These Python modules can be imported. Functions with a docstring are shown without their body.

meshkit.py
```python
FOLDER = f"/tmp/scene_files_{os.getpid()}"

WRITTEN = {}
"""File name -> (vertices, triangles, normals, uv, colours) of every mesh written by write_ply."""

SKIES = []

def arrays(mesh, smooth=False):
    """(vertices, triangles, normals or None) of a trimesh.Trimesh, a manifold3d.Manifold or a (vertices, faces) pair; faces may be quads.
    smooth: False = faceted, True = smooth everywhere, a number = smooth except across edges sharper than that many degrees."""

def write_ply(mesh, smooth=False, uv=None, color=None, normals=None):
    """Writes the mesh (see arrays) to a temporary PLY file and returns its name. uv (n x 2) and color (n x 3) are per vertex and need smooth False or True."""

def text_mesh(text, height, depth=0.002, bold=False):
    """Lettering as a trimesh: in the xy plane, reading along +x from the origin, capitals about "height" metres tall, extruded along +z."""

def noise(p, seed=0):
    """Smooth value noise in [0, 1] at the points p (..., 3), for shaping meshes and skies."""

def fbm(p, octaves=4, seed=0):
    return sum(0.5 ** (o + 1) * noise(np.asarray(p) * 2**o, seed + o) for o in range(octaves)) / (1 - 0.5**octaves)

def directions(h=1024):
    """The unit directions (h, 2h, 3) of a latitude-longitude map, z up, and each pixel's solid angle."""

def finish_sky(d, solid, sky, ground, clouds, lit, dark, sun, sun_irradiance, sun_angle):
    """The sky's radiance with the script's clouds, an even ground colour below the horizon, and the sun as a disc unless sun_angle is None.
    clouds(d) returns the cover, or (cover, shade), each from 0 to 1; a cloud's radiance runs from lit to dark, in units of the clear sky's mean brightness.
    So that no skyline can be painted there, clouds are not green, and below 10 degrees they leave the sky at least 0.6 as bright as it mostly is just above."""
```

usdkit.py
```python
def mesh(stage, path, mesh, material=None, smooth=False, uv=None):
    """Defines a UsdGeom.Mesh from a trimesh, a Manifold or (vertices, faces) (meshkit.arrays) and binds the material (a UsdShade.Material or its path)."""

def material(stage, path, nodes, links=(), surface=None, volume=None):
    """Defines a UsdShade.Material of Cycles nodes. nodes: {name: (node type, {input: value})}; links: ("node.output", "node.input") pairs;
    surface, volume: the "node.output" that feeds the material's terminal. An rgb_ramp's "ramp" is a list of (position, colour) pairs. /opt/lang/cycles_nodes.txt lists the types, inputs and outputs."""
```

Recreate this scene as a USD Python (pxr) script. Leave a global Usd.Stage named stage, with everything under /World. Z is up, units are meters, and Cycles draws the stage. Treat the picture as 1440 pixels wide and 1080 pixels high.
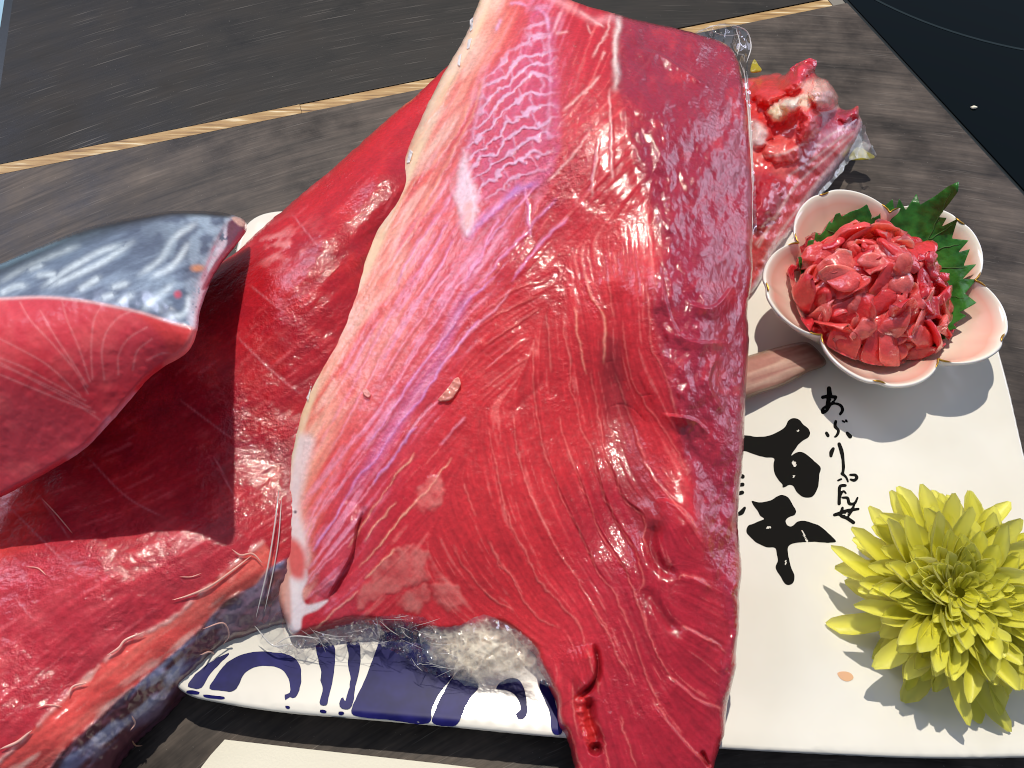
import math, numpy as np, shapely
from shapely.geometry import Polygon, LineString, Point
from shapely import affinity
from scipy.spatial import Delaunay, cKDTree
from scipy.interpolate import RBFInterpolator, splprep, splev
from pxr import Usd, UsdGeom, UsdLux, UsdShade, Sdf, Gf, Vt
import usdkit, meshkit, trimesh

stage = Usd.Stage.CreateInMemory()
UsdGeom.Xform.Define(stage, '/World'); UsdGeom.Scope.Define(stage, '/World/Looks')
# ------------------------------------------------------------------ camera
CAM, PITCH, HF = np.array([0.0, -0.262, 0.42]), math.radians(58), math.radians(62)
EXPOSURE = 0.0
cam = UsdGeom.Camera.Define(stage, '/World/camera')
cam.CreateHorizontalApertureAttr(36.0); cam.CreateVerticalApertureAttr(27.0)
cam.CreateFocalLengthAttr(18.0 / math.tan(HF / 2)); cam.CreateClippingRangeAttr((0.02, 50.0))
cam.CreateExposureAttr(EXPOSURE)
cam.AddTranslateOp().Set(Gf.Vec3d(*CAM)); cam.AddRotateXOp().Set(90 - math.degrees(PITCH))
FPX = 720 / math.tan(HF / 2)
# ------------------------------------------------------------------ lamps
def look_matrix(pos, target):
    z = np.array(pos, float) - np.array(target, float); z /= np.linalg.norm(z)
    x = np.cross([0, 0, 1.0] if abs(z[2]) < .99 else [0, 1.0, 0], z); x /= np.linalg.norm(x); y = np.cross(z, x)
    return Gf.Matrix4d(*x, 0, *y, 0, *z, 0, *map(float, pos), 1)
KEY_AZ, KEY_EL, KEY_DIST = math.radians(-1), math.radians(64), 5.0
key = UsdLux.SphereLight.Define(stage, '/World/key_lamp')
key.CreateRadiusAttr(0.035); key.CreateNormalizeAttr(True); key.CreateIntensityAttr(335.0); key.CreateColorAttr(Gf.Vec3f(1.0, .93, .82))
kp = KEY_DIST * np.array([math.sin(KEY_AZ) * math.cos(KEY_EL), math.cos(KEY_AZ) * math.cos(KEY_EL), math.sin(KEY_EL)])
key.AddTranslateOp().Set(Gf.Vec3d(*map(float, kp)))
def window_lamp(name, pos, target, w, h, inten, color):
    l = UsdLux.RectLight.Define(stage, '/World/' + name)
    l.CreateWidthAttr(w); l.CreateHeightAttr(h); l.CreateNormalizeAttr(False); l.CreateIntensityAttr(inten); l.CreateColorAttr(Gf.Vec3f(*color))
    l.AddTransformOp().Set(look_matrix(pos, target))
window_lamp('window_lamp', (-1.6, 1.5, 1.9), (0, 0, 0), 1.0, .8, 8.0, (.72, .76, 1.0))
window_lamp('side_window_lamp', (2.1, 1.0, .62), (0, .05, .05), 1.7, .6, 4.2, (.74, .76, 1.0))
dome = UsdLux.DomeLight.Define(stage, '/World/ambient_light'); dome.CreateIntensityAttr(1.0)

# ------------------------------------------------------------------ helpers
def lin(c):
    c = np.asarray(c, float) / 255.0
    return np.where(c <= .04045, c / 12.92, ((c + .055) / 1.055) ** 2.4)
def at(u, v, z):
    u, v, z = np.broadcast_arrays(np.asarray(u, float), np.asarray(v, float), np.asarray(z, float))
    x = (u - 720) / FPX; y = -(v - 540) / FPX
    d = np.stack([x, math.cos(PITCH) + y * math.sin(PITCH), -math.sin(PITCH) + y * math.cos(PITCH)], -1)
    t = (z - CAM[2]) / d[..., 2]
    return CAM + d * t[..., None]
LOOKS = {}
def mat(name, nodes, links, surface, **k):
    LOOKS[name] = usdkit.material(stage, '/World/Looks/' + name, nodes, links, surface=surface, **k); return LOOKS[name]
used = {}
def path(name, parent=None):
    base = (parent or '/World') + '/' + name
    n = used.get(base, 0); used[base] = n + 1
    return base if n == 0 else f'{base}_{n:03d}'
def tag(p, label=None, cat=None, group=None, kind=None):
    p = stage.GetPrimAtPath(p) if isinstance(p, str) else p
    for k, v in (('label', label), ('category', cat), ('group', group), ('kind', kind)):
        if v: p.SetCustomDataByKey(k, v)
def thing(name, label, cat, group=None, loc=None):
    q = path(name); x = UsdGeom.Xform.Define(stage, q)
    if loc is not None: x.AddTranslateOp().Set(Gf.Vec3d(*map(float, loc)))
    tag(q, label, cat, group); return q
def obj(name, mesh, m, parent=None, smooth=False, col=None, aux=None, loc=None):
    q = path(name, parent)
    if loc is not None:
        mesh = (np.asarray(mesh[0]) - np.asarray(loc), mesh[1]) if isinstance(mesh, tuple) else mesh.copy().apply_translation(-np.asarray(loc))
    p = usdkit.mesh(stage, q, mesh, LOOKS[m], smooth=smooth)
    pv = UsdGeom.PrimvarsAPI(p)
    if col is not None:
        pv.CreatePrimvar('col', Sdf.ValueTypeNames.Color3fArray, 'vertex').Set(Vt.Vec3fArray.FromNumpy(np.asarray(col, np.float32)))
    if aux is not None:
        pv.CreatePrimvar('wet', Sdf.ValueTypeNames.FloatArray, 'vertex').Set(Vt.FloatArray.FromNumpy(np.asarray(aux, np.float32)))
    return q
def smoothpoly(pts, step=3.0, closed=True, sm=0):
    p = np.asarray(pts, float)
    if closed: p = np.vstack([p, p[:1]])
    keep = np.r_[True, np.linalg.norm(np.diff(p, axis=0), axis=1) > 1e-9]; p = p[keep]
    L = np.linalg.norm(np.diff(p, axis=0), axis=1)
    t = np.r_[0, np.cumsum(L ** .5)]                                   # centripetal Catmull-Rom
    n, out = len(p), []
    for i in range(n - 1):
        p1, p2 = p[i], p[i + 1]
        p0 = p[i - 1] if i > 0 else (p[-2] if closed else 2 * p1 - p2)
        p3 = p[i + 2] if i + 2 < n else (p[1] if closed else 2 * p2 - p1)
        t1, t2 = 0, L[i] ** .5
        t0 = -max(np.linalg.norm(p1 - p0), 1e-6) ** .5; t3 = t2 + max(np.linalg.norm(p3 - p2), 1e-6) ** .5
        k = max(2, int(math.ceil(L[i] / step)) + 1); s = np.linspace(t1, t2, k)[:-1, None]
        A1 = (t1 - s) / (t1 - t0) * p0 + (s - t0) / (t1 - t0) * p1; A2 = (t2 - s) / (t2 - t1) * p1 + (s - t1) / (t2 - t1) * p2
        A3 = (t3 - s) / (t3 - t2) * p2 + (s - t2) / (t3 - t2) * p3
        B1 = (t2 - s) / (t2 - t0) * A1 + (s - t0) / (t2 - t0) * A2; B2 = (t3 - s) / (t3 - t1) * A2 + (s - t1) / (t3 - t1) * A3
        out.append((t2 - s) / (t2 - t1) * B1 + (s - t1) / (t2 - t1) * B2)
    if not closed: out.append(p[-1:])
    return np.vstack(out)
def tile(x0, y0, s, *lines):
    return [np.asarray(l, float) / s + np.array([x0, y0]) for l in lines]
def grid_in(poly_pts, step, rng=None):
    """Boundary (resampled) first, then a hexagonal grid inside; triangles counter-clockwise seen from above (pixel v runs down)."""
    P = Polygon(poly_pts)
    if not P.is_valid: P = P.buffer(0)
    if P.geom_type != 'Polygon': P = max(P.geoms, key=lambda g: g.area)
    ring = P.exterior; n = max(8, int(ring.length / step))
    B = np.array([ring.interpolate(i / n, normalized=True).coords[0] for i in range(n)])
    if Polygon(B).exterior.is_ccw is False: B = B[::-1]
    x0, y0, x1, y1 = P.bounds
    ys = np.arange(y0, y1, step * .866); g = []
    for i, y in enumerate(ys):
        xs = np.arange(x0 + (i % 2) * step / 2, x1, step); g.append(np.c_[xs, np.full(len(xs), y)])
    g = np.vstack(g)
    Q = P.buffer(-step * .55); g = g[shapely.contains_xy(Q, g[:, 0], g[:, 1])]
    pts = np.vstack([B, g])
    T = Delaunay(pts).simplices; c = pts[T].mean(1)
    T = T[shapely.contains_xy(P, c[:, 0], c[:, 1])]
    a, b, c = pts[T[:, 0]], pts[T[:, 1]], pts[T[:, 2]]
    ar = (b[:, 0] - a[:, 0]) * (c[:, 1] - a[:, 1]) - (b[:, 1] - a[:, 1]) * (c[:, 0] - a[:, 0])
    T = T[np.abs(ar) > 1e-9]; ar = ar[np.abs(ar) > 1e-9]
    T[ar > 0] = T[ar > 0][:, ::-1]                                      # image v points down: flip to face up
    return pts, T, len(B), P
def rbf(ctrl, pts, smoothing=0.0):
    c = np.asarray(ctrl, float)
    return RBFInterpolator(c[:, :2] / 100, c[:, 2], kernel='thin_plate_spline', smoothing=smoothing)(pts / 100)
def linedist(pts, lines, maxd):
    """Distance of pts to the nearest of the polylines, and the position along it (0..1)."""
    q, w = [], []
    for l in lines:
        s = smoothpoly(l, 1.2, closed=False); q.append(s); w.append(np.linspace(0, 1, len(s)))
    q, w = np.vstack(q), np.concatenate(w)
    d, i = cKDTree(q).query(pts, distance_upper_bound=maxd)
    ok = np.isfinite(d); t = np.zeros(len(pts)); t[ok] = w[i[ok]]; d[~ok] = 1e9
    return d, t
def inside(pts, poly, soft):
    """1 deep inside the polygon, 0 outside, soft edge of the given width in pixels."""
    P = Polygon(smoothpoly(poly, 4)); P = P if P.is_valid else P.buffer(0)
    x0, y0, x1, y1 = P.bounds; m = np.zeros(len(pts))
    s = (pts[:, 0] > x0 - soft) & (pts[:, 0] < x1 + soft) & (pts[:, 1] > y0 - soft) & (pts[:, 1] < y1 + soft)
    if not s.any(): return m
    q = pts[s]; i = shapely.contains_xy(P, q[:, 0], q[:, 1]); d = shapely.distance(P.boundary, shapely.points(q))
    m[s] = np.clip(.5 + np.where(i, d, -d) / max(soft, 1e-6), 0, 1); return m * m * (3 - 2 * m)
def nz(pts, scale, seed=0, oct=3, stretch=(1, 1), ang=0):
    c, s = math.cos(ang), math.sin(ang); x = pts[:, 0] * c + pts[:, 1] * s; y = -pts[:, 0] * s + pts[:, 1] * c
    return meshkit.fbm(np.c_[x / scale / stretch[0], y / scale / stretch[1], np.full(len(pts), seed * 7.3)], oct, seed)
def flow_noise(pts, lines, seed=0, cell=1.5, reach=16, skip=()):
    """Streaky noise drawn out along the traced lines (line integral convolution): the grain of muscle fibres."""
    from scipy.ndimage import map_coordinates, gaussian_filter
    q, tg = [], []
    for l in lines:
        s = smoothpoly(l, 6, closed=False); t = np.gradient(s, axis=0); t /= np.maximum(np.linalg.norm(t, axis=1, keepdims=True), 1e-9); q.append(s); tg.append(t)
    q, tg = np.vstack(q), np.vstack(tg); lo_, hi_ = pts.min(0) - 5, pts.max(0) + 5
    w, h = int((hi_[0] - lo_[0]) / 8) + 2, int((hi_[1] - lo_[1]) / 8) + 2
    X, Y = np.meshgrid(lo_[0] + np.arange(w) * 8, lo_[1] + np.arange(h) * 8); d, i = cKDTree(q).query(np.c_[X.ravel(), Y.ravel()], k=12)
    wt = 1 / (d + 6) ** 2; a = np.arctan2(tg[i][..., 1], tg[i][..., 0]) * 2; c2, s2 = (wt * np.cos(a)).sum(1).reshape(h, w), (wt * np.sin(a)).sum(1).reshape(h, w)
    c2, s2 = gaussian_filter(c2, 1.5), gaussian_filter(s2, 1.5)
    W, H = int((hi_[0] - lo_[0]) / cell) + 1, int((hi_[1] - lo_[1]) / cell) + 1; y, x = np.mgrid[0:H, 0:W].astype(float); k = cell / 8
    a = .5 * np.arctan2(map_coordinates(s2, [y * k, x * k], order=1, mode='nearest'), map_coordinates(c2, [y * k, x * k], order=1, mode='nearest')); vx, vy = np.cos(a), np.sin(a)
    N = gaussian_filter(np.random.default_rng(seed).random((H, W)), .5); acc = N.copy()
    for sg in (1, -1):
        px_, py_, ox, oy = x.copy(), y.copy(), vx * sg, vy * sg
        for _ in range(reach):
            px_ += ox; py_ += oy; u_ = map_coordinates(vx, [py_, px_], order=0, mode='nearest'); v_ = map_coordinates(vy, [py_, px_], order=0, mode='nearest'); f = np.sign(u_ * ox + v_ * oy + 1e-9); ox, oy = u_ * f, v_ * f
            acc += map_coordinates(N, [py_, px_], order=1, mode='nearest')
    acc = (acc - acc.mean()) / acc.std(); return map_coordinates(acc, [(pts[:, 1] - lo_[1]) / cell, (pts[:, 0] - lo_[0]) / cell], order=1, mode='nearest')
def over(col, m, c, a=1.0):
    m = np.clip(m * a, 0, 1)[:, None]; return col * (1 - m) + lin(c) * m
class Patch:
    """A relief surface over an outline: heights from control points, walls down to the base, a floor: a closed solid."""
    def __init__(s, poly, ctrl, step, round_px=12, round_h=.006, base=.018, jag=0, seed=0, smooth=True, undercut=.0, shift=(0, 0)):
        s.shift = np.asarray(shift)
        o = smoothpoly(poly, step) if smooth else np.asarray(poly, float)
        if jag:
            d = np.gradient(o, axis=0); nrm = np.c_[-d[:, 1], d[:, 0]]; nrm /= np.maximum(np.linalg.norm(nrm, axis=1, keepdims=True), 1e-9)
            o = o + nrm * ((nz(o, 9, seed, 3) - .5) * 2 * jag)[:, None]
        s.p, s.f, s.nb, s.P = grid_in(o, step); s.z = rbf(ctrl, s.p)
        s.d = cKDTree(s.p[:s.nb]).query(s.p)[0]
        if round_px:
            k = np.clip(1 - s.d / round_px, 0, 1); s.z = s.z - round_h * (1 - np.sqrt(np.maximum(1 - k * k, 0)))
        s.base, s.under, s.col, s.wet = base, undercut, np.tile(lin((200, 60, 60)), (len(s.p), 1)), np.zeros(len(s.p))
    def finish(s):
        V = at(s.p[:, 0], s.p[:, 1], s.z); V0 = V.copy(); F = [s.f]; col, wet, n = [s.col], [s.wet], len(V); rings = [np.arange(s.nb)]; VV = [V]
        bz = s.base if np.isscalar(s.base) else s.base(V[:s.nb])
        cen = V[:s.nb].mean(0)
        for k in (.06, .3, .65, 1.0):
            w = V[:s.nb].copy(); zz = np.minimum(bz, w[:, 2] - .0005); w[:, 2] = w[:, 2] * (1 - k) + zz * k
            w[:, :2] += (cen[:2] - w[:, :2]) * s.under * k + s.shift * k
            VV.append(w); rings.append(n + np.arange(s.nb)); n += s.nb; col.append(s.col[:s.nb]); wet.append(s.wet[:s.nb])
        for a, b in zip(rings[:-1], rings[1:]):
            a2, b2 = np.roll(a, -1), np.roll(b, -1)
            F += [np.c_[a, b, a2], np.c_[a2, b, b2]]
        V = np.vstack(VV); wl = np.vstack(F[1:])
        # make walls face outwards
        t = V[wl]; nn = np.cross(t[:, 1] - t[:, 0], t[:, 2] - t[:, 0]); out = t.mean(1) - cen
        if (nn[:, :2] * out[:, :2]).sum() < 0: F[1:] = [x[:, ::-1] for x in F[1:]]
        bot = rings[-1]; b2 = s.p[:s.nb]; T = Delaunay(b2).simplices; c = b2[T].mean(1); T = T[shapely.contains_xy(s.P, c[:, 0], c[:, 1])]
        t = V[bot][T]; up = np.cross(t[:, 1] - t[:, 0], t[:, 2] - t[:, 0])[:, 2] > 0; T[up] = T[up][:, ::-1]; F.append(bot[T])
        F = np.vstack(F); col, wet = np.vstack(col), np.concatenate(wet)
        N = meshkit.arrays((V, F), True)[2]
        s.V, s.F, s.N, s.C, s.W = V, F, N, col, wet
        s.px = np.vstack([s.p] + [s.p[:s.nb]] * 4)
        return s
    def emit(s, name, m, parent, sel=None, label=None):
        F = s.F if sel is None else s.F[sel]
        k, inv = np.unique(F, return_inverse=True); F = inv.reshape(F.shape)
        q = path(name, parent); p = usdkit.mesh(stage, q, (s.V[k], F), LOOKS[m])
        p.CreateNormalsAttr(Vt.Vec3fArray.FromNumpy(s.N[k].astype(np.float32))); p.SetNormalsInterpolation('vertex')
        pv = UsdGeom.PrimvarsAPI(p)
        pv.CreatePrimvar('col', Sdf.ValueTypeNames.Color3fArray, 'vertex').Set(Vt.Vec3fArray.FromNumpy(s.C[k].astype(np.float32)))
        pv.CreatePrimvar('wet', Sdf.ValueTypeNames.FloatArray, 'vertex').Set(Vt.FloatArray.FromNumpy(s.W[k].astype(np.float32)))
        if label: tag(q, label)
        return q
    def split(s, poly):
        c = s.px[s.F].mean(1); P = Polygon(smoothpoly(poly, 4)).buffer(0)
        return shapely.contains_xy(P, c[:, 0], c[:, 1])
def tube(pts, r, seg=6, taper=True):
    p = smoothpoly(pts, np.ptp(np.asarray(pts), axis=0).max() / 14 + 1e-6, closed=False); n = len(p)
    t = np.gradient(p, axis=0); t /= np.maximum(np.linalg.norm(t, axis=1, keepdims=True), 1e-12)
    up = np.array([0, 0, 1.0]); a = np.cross(t, up); bad = np.linalg.norm(a, axis=1) < 1e-3; a[bad] = np.cross(t[bad], [1, 0, 0]); a /= np.linalg.norm(a, axis=1, keepdims=True); b = np.cross(a, t)
    k = np.linspace(0, 2 * np.pi, seg, endpoint=False); s = np.linspace(0, 1, n)
    rr = r * (np.maximum(1 - np.abs(2 * s - 1) ** 4, .15) if taper else np.ones(n))
    V = (p[:, None] + rr[:, None, None] * (np.cos(k)[None, :, None] * a[:, None] + np.sin(k)[None, :, None] * b[:, None])).reshape(-1, 3)
    i = np.arange(n - 1)[:, None] * seg; j = np.arange(seg)[None]; q = np.stack([i + j, i + (j + 1) % seg, i + seg + (j + 1) % seg, i + seg + j], -1).reshape(-1, 4)
    F = np.vstack([q[:, [0, 1, 2]], q[:, [0, 2, 3]]]); nV = len(V); V = np.vstack([V, p[:1], p[-1:]])
    e = np.arange(seg); F = np.vstack([F, np.c_[np.full(seg, nV), (e + 1) % seg, e], np.c_[np.full(seg, nV + 1), (n - 1) * seg + e, (n - 1) * seg + (e + 1) % seg]])
    return V, F
def joinm(ms):
    V, F, n = [], [], 0
    for v, f in ms: V.append(v); F.append(np.asarray(f) + n); n += len(v)
    return np.vstack(V), np.vstack(F)
def sheet(poly, zfun, step, thick=.0006, smooth=True, jag=0, seed=0):
    """A thin closed sheet over a pixel outline, lying on the height zfun(world xy, pixels)."""
    o = smoothpoly(poly, step) if smooth else np.asarray(poly, float)
    if jag: o = o + (np.c_[nz(o, 7, seed), nz(o, 7, seed + 5)] - .5) * 2 * jag
    p, f, nb, P = grid_in(o, step); z = np.full(len(p), .02)
    for _ in range(9): V = at(p[:, 0], p[:, 1], z); z = .4 * z + .6 * zfun(V, p)
    V = at(p[:, 0], p[:, 1], z); B = V.copy(); B[:, 2] -= thick; n = len(V); a = np.arange(nb); a2 = np.roll(a, -1)
    w = np.vstack([np.c_[a, a + n, a2], np.c_[a2, a + n, a2 + n]])
    t = np.vstack([V, B])[w]; nn = np.cross(t[:, 1] - t[:, 0], t[:, 2] - t[:, 0])
    if (nn[:, :2] * (t.mean(1) - V.mean(0))[:, :2]).sum() < 0: w = w[:, ::-1]
    return np.vstack([V, B]), np.vstack([f, f[:, ::-1] + n, w]), np.vstack([p, p])

# ------------------------------------------------------------------ materials
mat('ambient', {'b': ('background_shader', {'color': (.47, .57, .76), 'strength': .42})}, [], None or 'b.background')
UsdShade.MaterialBindingAPI.Apply(dome.GetPrim()).Bind(LOOKS['ambient'])
def plain(name, c, rough=.4, **k):
    mat(name, {'p': ('principled_bsdf', {'base_color': tuple(lin(c)), 'roughness': rough, **k})}, [], 'p.BSDF')
def flesh(name, rough=.38, sss=.25, coat=.42, coat_rough=.06, fine=640, fine_d=.0013, mid=240, mid_d=.0003, spec=.18, tint=(1, 1, 1), var=.12, sscale=.004):
    mat(name, {
        'c': ('attribute', {'attribute': 'col'}), 'w': ('attribute', {'attribute': 'wet'}), 'g': ('geometry', {}),
        'n1': ('noise_texture', {'scale': fine, 'detail': 3.0, 'roughness': .55}), 'n2': ('noise_texture', {'scale': mid, 'detail': 3.0, 'distortion': .8}),
        'n3': ('noise_texture', {'scale': 420.0, 'detail': 2.0}),
        'r3': ('map_range', {'from_min': .3, 'from_max': .7, 'to_min': 1 - var, 'to_max': 1 + var}), 'cm': ('vector_math', {'math_type': 'scale'}),
        'amp': ('math', {'math_type': 'multiply_add', 'value2': .6, 'value3': .13}), 'h': ('math', {'math_type': 'multiply'}), 'h2': ('math', {'math_type': 'multiply'}),
        'b2': ('bump', {'strength': .8, 'distance': mid_d}), 'b1': ('bump', {'strength': .8, 'distance': fine_d}),
        'p': ('principled_bsdf', {'roughness': rough, 'specular_ior_level': spec, 'subsurface_weight': sss, 'subsurface_radius': (1.0, .28, .2), 'subsurface_scale': sscale,
                                   'coat_weight': coat, 'coat_roughness': coat_rough, 'coat_ior': 1.65, 'specular_tint': tint})},
        [('g.position', 'n1.vector'), ('g.position', 'n2.vector'), ('g.position', 'n3.vector'), ('n3.fac', 'r3.value'), ('c.color', 'cm.vector1'), ('r3.result', 'cm.scale'),
         ('w.fac', 'amp.value1'), ('n1.fac', 'h.value1'), ('amp.value', 'h.value2'), ('n2.fac', 'h2.value1'), ('amp.value', 'h2.value2'), ('h2.value', 'b2.height'), ('h.value', 'b1.height'), ('b2.normal', 'b1.normal'),
         ('b1.normal', 'p.normal'), ('b1.normal', 'p.coat_normal'), ('cm.vector', 'p.base_color')], 'p.BSDF')
flesh('flesh'); flesh('cut_flesh', rough=.45, coat=.12, coat_rough=.15, fine_d=.0002, mid_d=.0002, var=.05); flesh('side_flesh', coat=1.0, fine=420, fine_d=.0012); flesh('fillet_flesh', fine=520, fine_d=.0022, coat=.5, coat_rough=.05, mid=150, mid_d=.0012); flesh('flesh_smooth', rough=.36, coat=.35, coat_rough=.12, fine_d=.0002, mid=180, mid_d=.0002, var=.05); flesh('skin', rough=.3, sss=.0, coat=.5, coat_rough=.2, fine_d=.00012, mid_d=.0002, spec=.6)
def table_mat(name, dark, light, rough, lo, hi):
    mat(name, {'g': ('geometry', {}), 's': ('separate_xyz', {}), 'dx': ('math', {'math_type': 'subtract', 'value2': .16}), 'dy': ('math', {'math_type': 'subtract', 'value2': -.55}),
        'x2': ('math', {'math_type': 'multiply'}), 'y2': ('math', {'math_type': 'multiply'}), 'r2': ('math', {'math_type': 'add'}), 'r': ('math', {'math_type': 'sqrt'}), 'a': ('math', {'math_type': 'arctan2'}),
        'v1': ('combine_xyz', {'z': 0.0}), 'rs': ('math', {'math_type': 'multiply', 'value2': 420.0}), 'as': ('math', {'math_type': 'multiply', 'value2': 16.0}),
        'v2': ('combine_xyz', {'z': 3.0}), 'rs2': ('math', {'math_type': 'multiply', 'value2': 60.0}), 'as2': ('math', {'math_type': 'multiply', 'value2': 5.0}),
        'v3': ('combine_xyz', {'z': 9.0}), 'rs3': ('math', {'math_type': 'multiply', 'value2': 1100.0}), 'as3': ('math', {'math_type': 'multiply', 'value2': 17.0}),
        'n1': ('noise_texture', {'scale': 1.0, 'detail': 5.0, 'roughness': .65}), 'n2': ('noise_texture', {'scale': 1.0, 'detail': 4.0}), 'n3': ('noise_texture', {'scale': 1.0, 'detail': 2.0}), 'n4': ('noise_texture', {'scale': 26.0, 'detail': 5.0, 'roughness': .6}), 'n5': ('noise_texture', {'scale': 900.0, 'detail': 2.0}),
        'c1': ('rgb_ramp', {'ramp': [(lo, dark), (hi, light)]}), 'sc': ('map_range', {'from_min': .64, 'from_max': .82, 'to_min': 0.0, 'to_max': .6}), 'cl': ('map_range', {'from_min': .3, 'from_max': .7, 'to_min': .4, 'to_max': 1.6}),
        'k': ('vector_math', {'math_type': 'scale'}), 'm': ('mix', {'color2': (.30, .27, .24)}), 'sum': ('math', {'math_type': 'multiply_add', 'value2': .5}), 'half': ('math', {'math_type': 'multiply', 'value2': .5}),
        'sp': ('map_range', {'from_min': .73, 'from_max': .77, 'to_min': 0.0, 'to_max': .5}), 'm2': ('mix', {'color2': (.4, .37, .33)}),
        'rr': ('map_range', {'from_min': .3, 'from_max': .7, 'to_min': rough - .1, 'to_max': rough + .12}),
        'b': ('bump', {'strength': .35, 'distance': .0004}), 'p': ('principled_bsdf', {'specular_ior_level': .28})},
        [('g.position', 's.vector'), ('s.x', 'dx.value1'), ('s.y', 'dy.value1'), ('dx.value', 'x2.value1'), ('dx.value', 'x2.value2'), ('dy.value', 'y2.value1'), ('dy.value', 'y2.value2'), ('x2.value', 'r2.value1'), ('y2.value', 'r2.value2'), ('r2.value', 'r.value1'),
         ('dx.value', 'a.value1'), ('dy.value', 'a.value2'), ('r.value', 'rs.value1'), ('a.value', 'as.value1'), ('rs.value', 'v1.x'), ('as.value', 'v1.y'), ('r.value', 'rs2.value1'), ('a.value', 'as2.value1'), ('rs2.value', 'v2.x'), ('as2.value', 'v2.y'),
         ('r.value', 'rs3.value1'), ('a.value', 'as3.value1'), ('rs3.value', 'v3.x'), ('as3.value', 'v3.y'), ('v1.vector', 'n1.vector'), ('v2.vector', 'n2.vector'), ('v3.vector', 'n3.vector'), ('g.position', 'n4.vector'), ('g.position', 'n5.vector'),
         ('n2.fac', 'half.value1'), ('n1.fac', 'sum.value1'), ('half.value', 'sum.value3'), ('sum.value', 'c1.fac'), ('n4.fac', 'cl.value'), ('c1.color', 'k.vector1'), ('cl.result', 'k.scale'), ('k.vector', 'm.color1'), ('n3.fac', 'sc.value'), ('sc.result', 'm.fac'),
         ('n5.fac', 'sp.value'), ('m.color', 'm2.color1'), ('sp.result', 'm2.fac'), ('m2.color', 'p.base_color'), ('n4.fac', 'rr.value'), ('rr.result', 'p.roughness'), ('n1.fac', 'b.height'), ('b.normal', 'p.normal')], 'p.BSDF')
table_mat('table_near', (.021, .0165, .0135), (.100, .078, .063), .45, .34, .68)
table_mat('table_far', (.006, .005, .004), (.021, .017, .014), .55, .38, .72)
mat('inlay', {'g': ('geometry', {}), 'mp': ('mapping', {'scale': (34, 420, 60), 'rotation': (0, 0, -.29)}), 'n': ('noise_texture', {'scale': 1.0, 'detail': 5.0}), 'c': ('rgb_ramp', {'ramp': [(.28, lin((84, 58, 32))), (.42, lin((150, 114, 64))), (.58, lin((176, 144, 92))), (.72, lin((226, 212, 178)))]}), 'b': ('bump', {'strength': .6, 'distance': .0006}), 'p': ('principled_bsdf', {'roughness': .5})},
    [('g.position', 'mp.vector'), ('mp.vector', 'n.vector'), ('n.fac', 'c.fac'), ('c.color', 'p.base_color'), ('n.fac', 'b.height'), ('b.normal', 'p.normal')], 'p.BSDF')
plain('black_glass', (5, 12, 15), .08, specular_ior_level=.16); plain('zone_print', (22, 34, 36), .25); plain('dark_trim', (16, 24, 26), .35); plain('grout', (120, 115, 105), .7)
plain('floor', (150, 185, 205), .6)
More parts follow.
